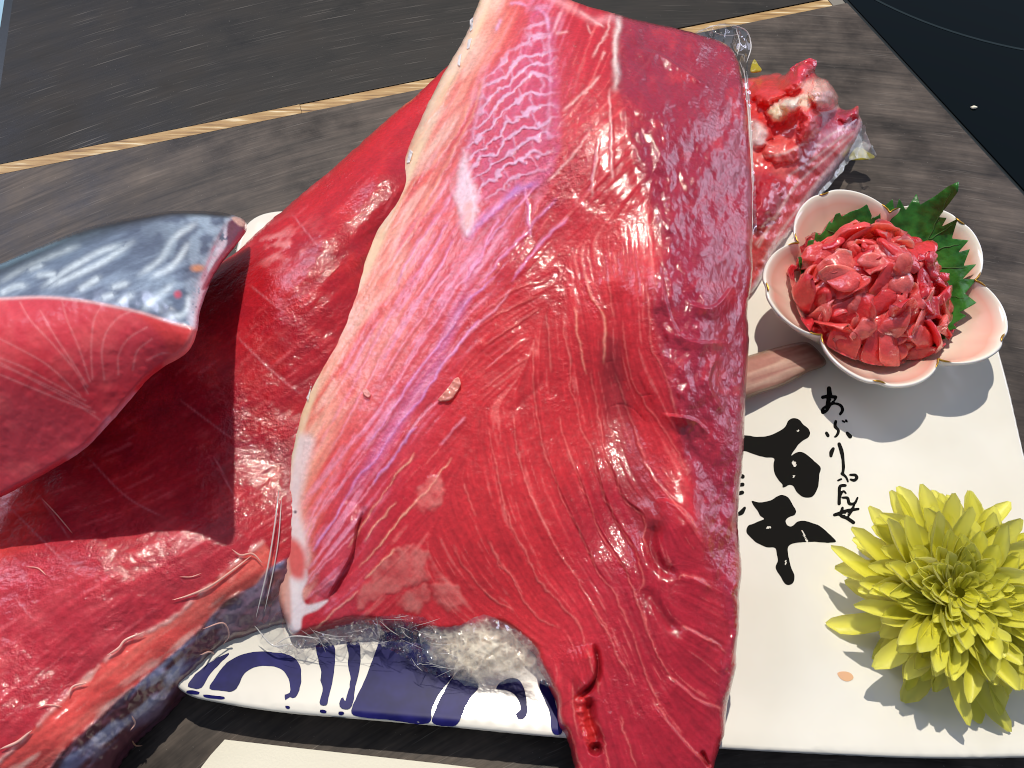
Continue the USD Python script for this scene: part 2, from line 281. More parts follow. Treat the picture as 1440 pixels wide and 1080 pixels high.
mat('glaze', {'g': ('geometry', {}), 'n': ('noise_texture', {'scale': 14.0, 'detail': 4.0}), 'n2': ('noise_texture', {'scale': 500.0, 'detail': 2.0}), 'c': ('rgb_ramp', {'ramp': [(.3, lin((222, 217, 203))), (.7, lin((232, 229, 219)))]}), 'b': ('bump', {'strength': .2, 'distance': .0002}),
    'p': ('principled_bsdf', {'roughness': .22, 'coat_weight': .5, 'coat_roughness': .08})}, [('g.position', 'n.vector'), ('g.position', 'n2.vector'), ('n.fac', 'c.fac'), ('c.color', 'p.base_color'), ('n.fac', 'b.height'), ('b.normal', 'p.normal')], 'p.BSDF')
mat('cobalt', {'g': ('geometry', {}), 'n': ('noise_texture', {'scale': 70.0, 'detail': 6.0, 'roughness': .6}), 'c': ('rgb_ramp', {'ramp': [(.3, lin((14, 14, 66))), (.7, lin((34, 32, 100)))]}), 'p': ('principled_bsdf', {'roughness': .4, 'specular_ior_level': .12})}, [('g.position', 'n.vector'), ('n.fac', 'c.fac'), ('c.color', 'p.base_color')], 'p.BSDF')
plain('ink', (15, 14, 12), .6, specular_ior_level=.06); plain('juice', (238, 190, 150), .1, alpha=.8)
mat('paper', {'g': ('geometry', {}), 'n': ('noise_texture', {'scale': 900.0, 'detail': 4.0}), 'b': ('bump', {'strength': .5, 'distance': .0003}), 'p': ('principled_bsdf', {'base_color': tuple(lin((228, 222, 202))), 'roughness': .8})}, [('g.position', 'n.vector'), ('n.fac', 'b.height'), ('b.normal', 'p.normal')], 'p.BSDF')
mat('bowl_glaze', {'c': ('attribute', {'attribute': 'col'}), 'p': ('principled_bsdf', {'roughness': .16, 'coat_weight': .4, 'subsurface_weight': .05, 'subsurface_scale': .003})}, [('c.color', 'p.base_color')], 'p.BSDF')
plain('gold', (180, 138, 60), .3, metallic=.9)
mat('leaf', {'g': ('geometry', {}), 'n': ('noise_texture', {'scale': 160.0, 'detail': 4.0}), 'c': ('rgb_ramp', {'ramp': [(.3, lin((30, 88, 24))), (.7, lin((64, 140, 48)))]}), 'b': ('bump', {'strength': .6, 'distance': .001}),
    'p': ('principled_bsdf', {'roughness': .35}), 't': ('translucent_bsdf', {'color': tuple(lin((60, 120, 30)))}), 'm': ('mix_closure', {'fac': .2})}, [('g.position', 'n.vector'), ('n.fac', 'c.fac'), ('c.color', 'p.base_color'), ('n.fac', 'b.height'), ('b.normal', 'p.normal'), ('p.BSDF', 'm.closure1'), ('t.BSDF', 'm.closure2')], 'm.closure')
plain('leaf_vein', (70, 112, 48), .45)
mat('petal', {'c': ('attribute', {'attribute': 'col'}), 'p': ('principled_bsdf', {'roughness': .42, 'subsurface_weight': .3, 'subsurface_radius': (1.0, 1.0, .3), 'subsurface_scale': .003}), 't': ('translucent_bsdf', {}), 'm': ('mix_closure', {'fac': .36})}, [('c.color', 'p.base_color'), ('c.color', 't.color'), ('p.BSDF', 'm.closure1'), ('t.BSDF', 'm.closure2')], 'm.closure')
def film(name, clear, c, rough=.12):
    mat(name, {'t': ('transparent_bsdf', {'color': (.96, .96, .97)}), 'p': ('principled_bsdf', {'base_color': tuple(lin(c)), 'roughness': rough, 'specular_ior_level': .8, 'coat_weight': .6, 'coat_roughness': .05}), 'f': ('layer_weight', {'blend': .35}), 'mx': ('math', {'math_type': 'multiply_add', 'value2': .55, 'value3': 1 - clear, 'use_clamp': True}), 'm': ('mix_closure', {})},
        [('f.facing', 'mx.value1'), ('mx.value', 'm.fac'), ('t.BSDF', 'm.closure1'), ('p.BSDF', 'm.closure2')], 'm.closure')
mat('cling', {'t': ('transparent_bsdf', {'color': (.97, .97, .975)}), 'g': ('glossy_bsdf', {'color': (.95, .95, .95), 'roughness': .09}), 'f': ('layer_weight', {'blend': .3}), 'mx': ('math', {'math_type': 'multiply_add', 'value2': .55, 'value3': .05, 'use_clamp': True}), 'm': ('mix_closure', {})},
    [('f.facing', 'mx.value1'), ('mx.value', 'm.fac'), ('t.BSDF', 'm.closure1'), ('g.BSDF', 'm.closure2')], 'm.closure')
mat('cling_milky', {'w': ('attribute', {'attribute': 'wet'}), 't': ('transparent_bsdf', {'color': (.98, .98, .98)}), 'd': ('diffuse_bsdf', {'color': (1.0, .91, .74)}), 'tr': ('translucent_bsdf', {'color': (1.0, .91, .74)}), 'dt': ('mix_closure', {'fac': .2}), 'g': ('glossy_bsdf', {'color': (1, 1, 1), 'roughness': .12}), 'a': ('mix_closure', {}), 'm': ('mix_closure', {'fac': .08})},
    [('w.fac', 'a.fac'), ('d.BSDF', 'dt.closure1'), ('tr.BSDF', 'dt.closure2'), ('t.BSDF', 'a.closure1'), ('dt.closure', 'a.closure2'), ('a.closure', 'm.closure1'), ('g.BSDF', 'm.closure2')], 'm.closure')
film('cling_fringe', .75, (225, 232, 236)); film('cling_crease', .5, (232, 230, 226))
flesh('mince', rough=.3, sss=.4, coat=.9, coat_rough=.05, fine=600, fine_d=.0006, mid=300, mid_d=.0006, sscale=.004)

# ------------------------------------------------------------------ setting: table
def slab(name, uv, m, z=0.0, h=.03, parent=None, z0=None):
    w = at(*np.asarray(uv, float).T, z)[:, :2] if z0 is None else np.asarray(uv)
    P = Polygon(w)
    t = trimesh.creation.extrude_polygon(P, h); t.apply_translation([0, 0, z - h]); return obj(name, t, m, parent)
g0, g1 = at(0, 238, 0)[:2], at(1165, 3, 0)[:2]; gd = (g1 - g0) / np.linalg.norm(g1 - g0); gn = np.array([-gd[1], gd[0]])
s0, s1 = at(1190, 3, 0)[:2], at(1440, 275, 0)[:2]; sd = (s1 - s0) / np.linalg.norm(s1 - s0); sn = np.array([-sd[1], sd[0]]); sn = sn if sn[0] > 0 else -sn
e0, e1 = at(18, 0, 0)[:2], at(0, 125, 0)[:2]; ed = (e0 - e1) / np.linalg.norm(e0 - e1)
def meet(p, d, q, e):
    k = np.linalg.solve(np.c_[d, -e], q - p); return p + d * k[0]
gw = .0105
tb = path('tabletop'); UsdGeom.Xform.Define(stage, tb); tag(tb, kind='structure')
ga, gb = g0 + gn * gw / 2, g0 - gn * gw / 2
cR = meet(gb, gd, s0, sd); lA, lB = meet(ga, gd, e1, ed), meet(gb, gd, e1, ed)
cRa = meet(ga, gd, s0, sd)
near = [lB, lB - ed * 1.0, s0 + sd * 1.0 + np.array([0, -.2]), s0 + sd * .9, cR]
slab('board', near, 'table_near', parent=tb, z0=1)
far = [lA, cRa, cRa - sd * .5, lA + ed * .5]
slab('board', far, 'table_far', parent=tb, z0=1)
# worn pale wooden inlay, in lengths that butt end to end
L = np.linalg.norm(cR - lB); rng = np.random.default_rng(4)
cuts = np.r_[0, np.array([.335, .56, .79]) * (L - .012), L - .012]
for a, b in zip(cuts[:-1], cuts[1:]):
    q = [lB + gd * (a + .0003) + gn * .0004, lB + gd * b + gn * .0004, lB + gd * b + gn * (gw - .0004), lB + gd * (a + .0003) + gn * (gw - .0004)]
    p = Polygon(q); t = trimesh.creation.extrude_polygon(p, .0295); t.apply_translation([0, 0, -.0303 + rng.uniform(-.0002, .0008)]); obj('inlay_strip', t, 'inlay', tb)
q = [lB + gd * (L - .0117) + gn * .0004, lB + gd * (L - .001) + gn * .0004, lB + gd * (L - .001) + gn * (gw - .0004), lB + gd * (L - .0117) + gn * (gw - .0004)]
t = trimesh.creation.extrude_polygon(Polygon(q), .03); t.apply_translation([0, 0, -.0305]); obj('filler_patch', t, 'grout', tb)
# table edge band at the far left and the pale floor beyond
eo = np.array([-ed[1], ed[0]]); eo = eo if eo[0] < 0 else -eo
slab('edge_band', [lA + ed * .5, lB - ed * 1.0, lB - ed * 1.0 + eo * .008, lA + ed * .5 + eo * .008], 'dark_trim', z=-.002, h=.035, parent=tb, z0=1)
fl = trimesh.creation.box([6, 6, .05]); fl.apply_translation([-1, 1, -.745]); q = obj('floor', fl, 'floor'); tag(q, kind='structure')
# black glass cooking top let into the table
hob = thing('glass_cooktop', 'black glass cooktop panel let into the table behind the flower shaped bowl', 'cooktop')
hp = [s0 - sd * .5 + sn * .004, s0 + sd * .9 + sn * .004, s0 + sd * .9 + sn * .6, s0 - sd * .5 + sn * .6]
t = trimesh.creation.extrude_polygon(Polygon(hp), .028); t.apply_translation([0, 0, -.0285]); obj('glass_panel', t, 'black_glass', hob)
t = trimesh.creation.extrude_polygon(Polygon([s0 - sd * .5 + sn * .0005, s0 + sd * .9 + sn * .0005, s0 + sd * .9 + sn * .0037, s0 - sd * .5 + sn * .0037]), .028); t.apply_translation([0, 0, -.0293]); obj('rim_trim', t, 'dark_trim', hob)
zc = at(1440, -150, 0)[:2]; rz = np.linalg.norm(at(1330, 42, 0)[:2] - zc)
t = trimesh.creation.annulus(rz - .0022, rz, .0003, sections=128); t.apply_translation([*zc, -.0004]); obj('cooking_zone_ring', t, 'zone_print', hob)
crumb = trimesh.creation.icosphere(1, .0018); crumb.vertices *= np.array([1.3, .8, .6]) * (1 + .3 * np.random.default_rng(1).normal(size=(len(crumb.vertices), 1)) * .4)
crumb.apply_translation(at(1370, 151, .0004)); q = obj('crumb', crumb, 'paper'); tag(q, 'tiny white crumb lying on the black glass cooktop', 'crumb')

# ------------------------------------------------------------------ platter
PZ = .0165
plo = [(259, 974), (236, 940), (300, 560), (338, 330), (352, 310), (380, 298), (700, 312), (1000, 322), (1270, 332), (1335, 344), (1365, 374), (1386, 430), (1396, 462), (1419, 545), (1441, 640), (1490, 830), (1530, 1010), (1520, 1050), (1490, 1062), (1440, 1065), (1300, 1066), (1172, 1061), (1021, 1053), (787, 1037), (620, 1021), (492, 1010), (400, 1002), (314, 989)]
pw = at(*np.asarray(plo, float).T, .0185)[:, :2]
pw = smoothpoly(pw, .004); PP = Polygon(pw).buffer(-.012).buffer(.012); PB = np.array([PP.exterior.interpolate(i / 420, normalized=True).coords[0] for i in range(420)])
if not Polygon(PB).exterior.is_ccw: PB = PB[::-1]
PT = cKDTree(np.array([PP.exterior.interpolate(i / 4000, normalized=True).coords[0] for i in range(4000)]))
def plate_z(V, p=None):
    d = PT.query(V[:, :2])[0]; k = np.clip(1 - d / .03, 0, 1); lip = np.clip(1 - d / .004, 0, 1)
    return PZ + .0035 * k ** 2 - .0026 * (1 - np.sqrt(np.maximum(1 - lip ** 2, 0)))
# closed body: top grid, rounded edge, underside with a foot
gpx = np.stack(np.meshgrid(np.arange(-.4, .55, .006), np.arange(-.3, .5, .006)), -1).reshape(-1, 2)
gi = gpx[shapely.contains_xy(PP.buffer(-.0035), gpx[:, 0], gpx[:, 1])]
rings = [np.array(PP.buffer(-o).exterior.interpolate(i / 420, normalized=True).coords[0] for i in range(0)) if False else None for o in ()]
e1_ = PB - 0; tn = np.roll(PB, -1, 0) - np.roll(PB, 1, 0); nrm = np.c_[-tn[:, 1], tn[:, 0]]; nrm /= np.linalg.norm(nrm, axis=1, keepdims=True)   # inward for ccw
top2 = np.vstack([PB, PB + nrm * .0008, PB + nrm * .002, gi]); T = Delaunay(top2).simplices; c = top2[T].mean(1); T = T[shapely.contains_xy(PP.buffer(1e-5), c[:, 0], c[:, 1])]
a, b, c = (top2[T[:, i]] for i in range(3)); ar = (b[:, 0] - a[:, 0]) * (c[:, 1] - a[:, 1]) - (b[:, 1] - a[:, 1]) * (c[:, 0] - a[:, 0]); T = T[np.abs(ar) > 1e-12]; ar = ar[np.abs(ar) > 1e-12]; T[ar < 0] = T[ar < 0][:, ::-1]
V = np.c_[top2, plate_z(top2)]; VV, FF, n = [V], [T], len(V); prev = np.arange(420)
for off, z in ((.0006, .0145), (.002, .0125), (.012, .006), (.022, .004), (.024, .0004)):
    VV.append(np.c_[PB + nrm * off, np.full(420, z)]); cur = n + np.arange(420); n += 420
    FF += [np.c_[prev, cur, np.roll(prev, -1)], np.c_[np.roll(prev, -1), cur, np.roll(cur, -1)]]; prev = cur
VV = np.vstack(VV); FF = np.vstack(FF); FW = FF[len(T):]; t = VV[FW]; nn = np.cross(t[:, 1] - t[:, 0], t[:, 2] - t[:, 0])
if (nn[:, :2] * (t.mean(1) - VV.mean(0))[:, :2]).sum() < 0: FF[len(T):] = FW[:, ::-1]
platter = thing('platter', 'white glazed rectangular platter with black brush writing and blue pattern under the tuna', 'platter')
obj('dish', (VV, FF), 'glaze', platter, smooth=True)
def printed(name, poly, m, dz=.0002, step=5, holes=(), jag=.0, seed=0):
    o = smoothpoly(poly, 2.5); 
    if jag: o = o + (np.c_[nz(o, 6, seed), nz(o, 6, seed + 5)] - .5) * 2 * jag
    V, F, p = sheet(o, lambda V, p: plate_z(V) + dz, step, thick=.0001, smooth=False)
    for h in holes:
        c = p[F].mean(1); F = F[~shapely.contains_xy(Polygon(h), c[:, 0], c[:, 1])]
    return obj(name, (V, F), m, platter, smooth=30)
K = (1020, 520, 3.373)
hyaku = [(-30, 345), (20, 320), (90, 310), (150, 318), (210, 312), (250, 295), (285, 268), (300, 240), (320, 230), (350, 237), (368, 258), (392, 276), (403, 297), (396, 318), (368, 336), (345, 356), (326, 384), (312, 408), (345, 389), (376, 396), (400, 412), (430, 440), (453, 465), (445, 500), (443, 540), (434, 572), (410, 602), (385, 606), (360, 598), (337, 576), (320, 548), (300, 546), (285, 555), (270, 559), (272, 546), (250, 520), (233, 490), (229, 450), (232, 420), (190, 415), (140, 400), (90, 385), (20, 380)]
sen = [(125, 622), (160, 628), (215, 618), (245, 600), (270, 594), (300, 608), (320, 640), (336, 670), (330, 686), (305, 698), (288, 710), (290, 732), (310, 743), (345, 720), (370, 717), (420, 728), (460, 750), (500, 785), (526, 815), (490, 819), (400, 815), (340, 820), (310, 828), (298, 838), (298, 870), (305, 910), (315, 945), (328, 980), (322, 1010), (300, 1021), (285, 1015), (265, 985), (245, 955), (239, 935), (250, 905), (245, 875), (238, 845), (200, 842), (150, 820), (115, 790), (100, 765), (108, 740), (135, 728), (165, 716), (186, 706), (165, 690), (150, 665), (135, 645)]
hh = tile(*K, [(313, 440), (322, 432), (333, 434), (340, 455), (327, 462)], [(316, 497), (330, 497), (333, 508), (322, 511)], [(338, 286), (348, 284), (348, 292), (340, 293)])
h2 = tile(*K, [(190, 746), (215, 738), (219, 748), (200, 756)], [(359, 760), (366, 758), (392, 815), (386, 817)], [(284, 905), (290, 903), (292, 925), (284, 925)])
printed('brush_character', tile(*K, hyaku)[0], 'ink', step=2.2, holes=hh, jag=.8, seed=1); printed('brush_character', tile(*K, sen)[0], 'ink', step=2.2, holes=h2, jag=.8, seed=2)
def stroke(pts, w):
    q = smoothpoly(np.asarray(pts, float), 3, closed=False); n = len(q); w = np.interp(np.linspace(0, 1, n), np.linspace(0, 1, len(np.atleast_1d(w))), np.atleast_1d(w)) if np.ndim(w) else np.full(n, w)
    return shapely.union_all([Point(a).buffer(r / 2, 6) for a, r in zip(q, w)])
kana = [
    [([(462, 130), (485, 126), (522, 130)], [16, 13, 18]), ([(492, 88), (494, 120), (487, 160), (484, 190)], [20, 24, 20, 12]), ([(522, 140), (500, 165), (478, 195), (462, 202), (462, 188), (490, 168), (525, 160), (550, 172), (556, 192), (545, 210)], [8, 10, 12, 14, 14, 10, 9, 12, 14, 12])],
    [([(524, 244), (521, 268), (537, 288), (528, 312), (520, 318)], [12, 15, 12, 13, 8]), ([(480, 300), (487, 312)], [14, 15]), ([(578, 300), (592, 316)], [14, 19]), ([(556, 242), (566, 248)], [8, 7]), ([(572, 238), (578, 246)], [8, 7])],
    [([(512, 374), (503, 392), (501, 408)], [14, 20, 14]), ([(540, 352), (551, 385), (558, 425), (560, 470), (556, 495)], [16, 19, 14, 14, 12]), ([(553, 492), (572, 508), (582, 530)], [13, 10, 8])],
    [([(534, 525), (550, 518)], [8, 9]), ([(592, 498), (618, 500), (624, 512), (612, 524), (594, 520)], [9, 12, 14, 13, 9])],
    [([(570, 548), (545, 552), (541, 590), (540, 634)], [12, 14, 14, 16]), ([(540, 610), (560, 575), (572, 585)], [9, 9, 8]), ([(556, 606), (580, 608), (588, 634), (612, 634), (628, 606)], [9, 13, 14, 12, 8])],
    [([(518, 688), (545, 680), (580, 668), (632, 660)], [14, 18, 14, 10]), ([(612, 640), (600, 665), (585, 690)], [8, 14, 12]), ([(556, 655), (548, 690), (575, 702), (608, 724)], [12, 14, 16, 16])],
    [([(60, 498), (82, 506)], [14, 20]), ([(60, 548), (82, 544)], [12, 18]), ([(50, 590), (80, 582)], [14, 18])],
    [([(58, 686), (75, 678), (92, 655)], [14, 22, 12])]]
for k, ch in enumerate(kana):
    g = shapely.union_all([stroke(*s) for s in ch]).buffer(2.0).buffer(-1.5)
    ms = []
    for part in getattr(g, 'geoms', [g]):
        o = np.array(part.exterior.coords)[:-1]; o = tile(*K, o)[0]
        V, F, p = sheet(o, lambda V, p: plate_z(V) + .0002, 2.0, thick=.0001, smooth=False)
        for hole in part.interiors:
            c = p[F].mean(1); F = F[~shapely.contains_xy(Polygon(tile(*K, np.array(hole.coords))[0]), c[:, 0], c[:, 1])]
        ms.append((V, F))
    obj('brush_letter', joinm(ms), 'ink', platter, smooth=30)
Z5, Z4 = (180, 900, 3.273), (380, 640, 2.4545)
blue = tile(*Z5, [(375, 222), (400, 175), (450, 110), (520, 68), (600, 53), (680, 57), (750, 73), (787, 105), (797, 150), (795, 200), (780, 250), (762, 268), (745, 262), (726, 276), (722, 250), (744, 243), (748, 215), (735, 170), (715, 140), (680, 124), (620, 118), (570, 130), (532, 160), (512, 205), (482, 235), (430, 232)],
    [(275, 212), (300, 170), (360, 115), (430, 72), (470, 60), (420, 110), (375, 160), (350, 205), (335, 222)],
    [(868, 20), (945, 20), (952, 90), (948, 150), (940, 200), (921, 270), (914, 299), (884, 296), (896, 220), (885, 185), (890, 150), (878, 100)],
    [(1005, 10), (1062, 10), (1070, 60), (1068, 120), (1050, 200), (1024, 312), (978, 312), (978, 270), (990, 262), (997, 285), (1012, 240), (1024, 170), (1012, 110), (1015, 60)]) + \
    tile(*Z4, [(372, 655), (400, 560), (620, 560), (700, 640), (640, 720), (628, 765), (600, 800), (560, 865), (548, 922), (420, 915), (282, 893), (284, 868), (320, 790)],
    [(628, 770), (660, 740), (700, 760), (720, 798), (690, 838), (664, 890), (640, 932), (560, 923), (566, 890), (590, 835)],
    [(780, 805), (800, 780), (850, 770), (874, 800), (886, 860), (880, 905), (857, 912), (847, 895), (862, 880), (858, 850), (838, 822), (808, 810)],
    [(930, 780), (960, 780), (985, 860), (1005, 962), (978, 962), (965, 890), (948, 845), (930, 800)])
dabs = tile(*Z5, [(345, 252), (400, 256), (448, 264), (445, 270), (350, 261)], [(724, 303), (745, 306), (742, 317), (726, 314)], [(884, 322), (914, 324), (912, 335), (884, 333)], [(970, 330), (995, 332), (990, 345), (968, 343)], [(270, 232), (330, 240), (328, 248), (268, 242)])
for k, b in enumerate(blue): printed('blue_brush_mark', b, 'cobalt', step=4, jag=1.2, seed=k)
for k, b in enumerate(dabs): printed('blue_edge_dab', b, 'cobalt', step=3, jag=.8, seed=k + 20)
printed('juice_stain', tile(980, 900, 3.13, [(618, 145), (650, 138), (680, 148), (690, 168), (665, 182), (635, 172)])[0], 'juice', step=3)

# ------------------------------------------------------------------ the large centre loin
T1, T2, T3, T4, T5, T6, T0, Z6 = (380, 380, 4.235), (380, 600, 3.6), (680, 380, 3.789), (680, 620, 3.789), (740, 860, 4.5), (500, 60, 3.177), (620, 0, 3.6), (480, 300, 3.0)
LO = [(682, -8), (655, 50), (620, 110), (590, 172), (560, 240), (535, 292), (516, 340), (499, 380), (480, 410), (466, 440), (452, 470), (440, 500), (427, 550), (419, 580), (407, 630), (397, 669), (390, 703), (391, 739), (387, 780), (390, 844), (400, 870), (411, 893), (449, 884), (497, 872), (560, 880), (620, 888), (668, 884), (705, 878), (741, 903), (753, 913), (757, 929), (773, 958), (784, 984), (787, 1013), (798, 1031), (809, 1073), (818, 1120), (1000, 1120), (1004, 1078), (1013, 1049), (1019, 1029), (1021, 1002), (1029, 964), (1035, 938), (1035, 922), (1039, 882), (1040, 857), (1039, 839), (1043, 805), (1040, 768), (1038, 739), (1040, 694), (1045, 646), (1049, 549), (1053, 472), (1051, 433), (1057, 396), (1058, 330), (1057, 250), (1053, 180), (1045, 120), (1036, 80), (1022, 63), (960, 42), (900, 29), (868, 20), (830, 10), (795, -2), (750, -14), (710, -18)]
LZ = [(690, 0, .088), (780, 0, .098), (870, 25, .104), (960, 45, .095), (1025, 70, .082), (560, 240, .066), (640, 170, .084), (700, 150, .096), (780, 150, .107), (870, 150, .114), (960, 150, .103), (1050, 170, .084),
      (480, 410, .054), (600, 400, .074), (720, 380, .088), (800, 380, .090), (880, 350, .098), (935, 400, .1), (1000, 400, .09), (1055, 400, .074), (410, 620, .042), (500, 600, .055), (600, 600, .063), (720, 600, .067), (830, 600, .064), (880, 580, .066), (960, 560, .085), (1000, 560, .078), (1048, 550, .064),
      (392, 740, .036), (413, 885, .027), (480, 840, .036), (560, 780, .045), (660, 740, .052), (780, 740, .055), (880, 740, .056), (960, 740, .070), (1038, 740, .054), (560, 875, .029), (680, 878, .031), (750, 905, .036), (860, 900, .048), (960, 900, .055), (1036, 900, .046), (805, 1050, .034), (900, 1050, .042), (980, 1050, .042), (1014, 1045, .038), (818, 1120, .032), (1000, 1120, .036)]
lo = Patch(LO, LZ, 1.75, round_px=10, round_h=.006, base=.0185, jag=1.0)
p, u, v = lo.p, lo.p[:, 0], lo.p[:, 1]
# base colours of the muscle
big = nz(p, 90, 1); fine = nz(p, 5, 2, 3); fib = nz(p, 4, 3, 3, (9, 1), math.radians(-58)); fib2 = nz(p, 4, 4, 3, (9, 1), math.radians(65))
col = np.tile(lin((192, 40, 54)), (len(p), 1))
col = over(col, np.clip((big - .4) * 3, 0, 1), (208, 54, 64), .7)
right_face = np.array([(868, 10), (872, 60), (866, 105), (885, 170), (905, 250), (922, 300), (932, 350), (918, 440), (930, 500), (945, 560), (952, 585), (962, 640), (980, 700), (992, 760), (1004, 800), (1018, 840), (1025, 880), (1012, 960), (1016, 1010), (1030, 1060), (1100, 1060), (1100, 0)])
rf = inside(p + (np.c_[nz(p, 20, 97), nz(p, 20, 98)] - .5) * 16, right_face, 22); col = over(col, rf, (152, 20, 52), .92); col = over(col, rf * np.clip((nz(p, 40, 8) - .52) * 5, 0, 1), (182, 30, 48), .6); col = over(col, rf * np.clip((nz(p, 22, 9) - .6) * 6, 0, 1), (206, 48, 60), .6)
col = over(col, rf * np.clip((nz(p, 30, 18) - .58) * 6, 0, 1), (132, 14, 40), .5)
low = inside(p, [(780, 700), (900, 640), (960, 700), (1020, 860), (1030, 1000), (1030, 1120), (820, 1120), (830, 980), (860, 900)], 90); col = over(col, low, (164, 28, 48), .8)
warm = inside(p, [(640, 430), (800, 380), (870, 300), (920, 440), (950, 600), (960, 700), (860, 640), (800, 760), (760, 900), (640, 870), (560, 860), (620, 700)], 110); col = over(col, warm, (208, 48, 52), .55)
val = inside(p, [(852, 470), (872, 480), (880, 560), (905, 640), (925, 700), (935, 740), (905, 760), (880, 700), (850, 620), (845, 520)], 22); col = over(col, val, (156, 42, 50), .75)
# belly side: cream rim, pale pink grading to orange-red
rim = [(682, -10), (655, 50), (620, 110), (590, 172), (560, 240), (535, 292), (516, 340), (499, 380), (480, 410), (466, 440), (440, 500), (427, 550), (407, 630), (397, 690), (405, 760), (412, 830)]
dr, tr = linedist(p, [rim], 260); wl = np.interp(v, [0, 120, 300, 450, 600, 720, 850], [100, 125, 180, 205, 165, 85, 25])
left = v < 900
pale = np.where(left & (dr < 1e8), np.clip(1 - dr / wl, 0, 1), 0) * np.clip(.55 + 1.5 * (nz(p, 14, 11, 3, (7, 1), math.radians(-57)) - .35), 0, 1.2)
col = over(col, np.clip(pale * 1.5, 0, 1), (232, 84, 66), .9); col = over(col, np.clip(pale * 1.9 - .45, 0, 1), (240, 142, 124), .95); col = over(col, np.clip(pale * 2.1 - .95, 0, 1), (246, 190, 168), .95)
rw = np.interp(v, [0, 100, 300, 420, 560, 640, 760], [14, 17, 22, 20, 18, 12, 8])
col = over(col, np.where(left, np.clip((rw - dr) / 6 + .5, 0, 1), 0), (244, 202, 168), .97)
inn = np.where(left, np.clip((np.interp(v, [0, 200, 400, 560, 650], [40, 55, 60, 60, 40]) - dr) / 20, 0, 1), 0) * np.clip((nz(p, 10, 61, 3, (5, 1), math.radians(-56)) - .42) * 5, 0, 1); col = over(col, inn, (247, 206, 190), .55)
# fibres
bel = inside(p, [(450, 860), (400, 700), (560, 240), (690, 0), (780, 0), (790, 500), (700, 640), (660, 760), (560, 880)], 30)
ALL = []
dz = np.zeros(len(p)); wet = np.full(len(p), .10)
dz += .0012 * (nz(p, 34, 14) - .5) * (1 - rf)
dz += rf * (.006 * (nz(p, 70, 15, 3, (1, 1.6)) - .5) + .0075 * (nz(p, 34, 16, 3, (1, 1.8), .3) - .5) + .0022 * (nz(p, 11, 17, 3, (1, 1.8), -.4) - .5))
wet += .75 * rf
def septa(lines, w, c, a, h, off=0):
    """Pale connective lines: a soft-edged colour stripe and a low ridge along each."""
    global col, dz
    if off not in (6, 16, 10, 11): ALL.extend(lines)
    w = w * .85; h = h * .45
    d, t = linedist(p + (np.c_[nz(p, 13, 35 + off), nz(p, 13, 36 + off)] - .5) * 7, lines, w * 4); wig = .3 + 1.2 * nz(p, 5, 33 + off) * nz(p, 22, 34 + off) * 2; wig = .4 * wig + .6 * (.65 + .7 * nz(p, 11, 31 + off))
    m = np.exp(-(d / (w * wig)) ** 2) * np.clip(.35 + 1.1 * nz(p, 18, 41 + off), 0, 1) * np.clip(np.minimum(t, 1 - t) * 9 + .35, 0, 1)
    col = over(col, m, c, a); dz += h * np.exp(-(d / (w * 1.3)) ** 2) * np.clip(np.minimum(t, 1 - t) * 6, 0, 1)
    lowd = np.exp(-((d - w * 2) / (w * 1.2)) ** 2) * (d < 1e8); col = over(col, lowd, (150, 30, 40), .14)
left_lines = tile(*T1, [(980, 20), (960, 60), (850, 200), (720, 400), (690, 460), (640, 560), (560, 710), (480, 850), (400, 1000), (355, 1080)], [(1090, 0), (1000, 110), (900, 290), (820, 400), (740, 520), (640, 690)], [(730, 700), (650, 830), (560, 940), (440, 1080)], [(1190, 20), (1100, 120), (990, 300), (900, 430), (800, 600), (700, 740)],
    [(1430, 120), (1340, 230), (1230, 330), (1120, 440)], [(1160, 880), (1010, 1040)], [(860, 60), (760, 200), (660, 370), (560, 560), (480, 700)], [(640, 300), (560, 450), (470, 610)], [(720, 860), (620, 1000), (560, 1080)], [(1000, 770), (900, 880), (760, 1070)]) + \
    tile(*T2, [(560, 0), (440, 170), (300, 370), (200, 500), (165, 580)], [(430, 40), (320, 190), (190, 350)], [(330, 300), (250, 430), (180, 600)], [(260, 360), (200, 480), (170, 560)], [(440, 530), (360, 610), (180, 800)], [(360, 740), (280, 800), (190, 870)], [(500, 230), (420, 330), (300, 500), (215, 625)], [(620, 160), (520, 290), (440, 390), (330, 540), (190, 725)], [(480, 420), (400, 520), (260, 690), (170, 790)])
septa(left_lines, 2.0, (240, 150, 172), .8, .0007)
septa(tile(*T1, [(1330, 40), (1270, 100), (1150, 220), (1080, 340), (1010, 440), (900, 570), (800, 720), (700, 870), (560, 1060)], [(1240, 300), (1190, 360), (1100, 470), (1000, 600), (900, 760), (800, 880), (680, 1060)]) + tile(*T2, [(650, 0), (520, 180), (440, 260), (360, 410), (220, 630)], [(740, 0), (620, 160), (520, 290)]), 2.2, (214, 150, 216), .85, .0009, 1)
dv, tv = linedist(p, [np.array([(668, 396), (640, 448), (618, 500), (588, 548), (560, 592), (536, 630), (512, 664), (486, 704)])], 40)
vio = np.clip(1 - dv / np.interp(tv, [0, .3, .7, 1], [13, 12, 15, 8]), 0, 1) ** .7 * np.clip(tv * 8, 0, 1) * np.clip((1 - tv) * 5, 0, 1) * np.clip(.35 + 1.1 * nz(p, 7, 62, 3, (8, 1), math.radians(-57)), 0, 1)
col = over(col, vio, (186, 112, 176), .55); wet += vio * .3
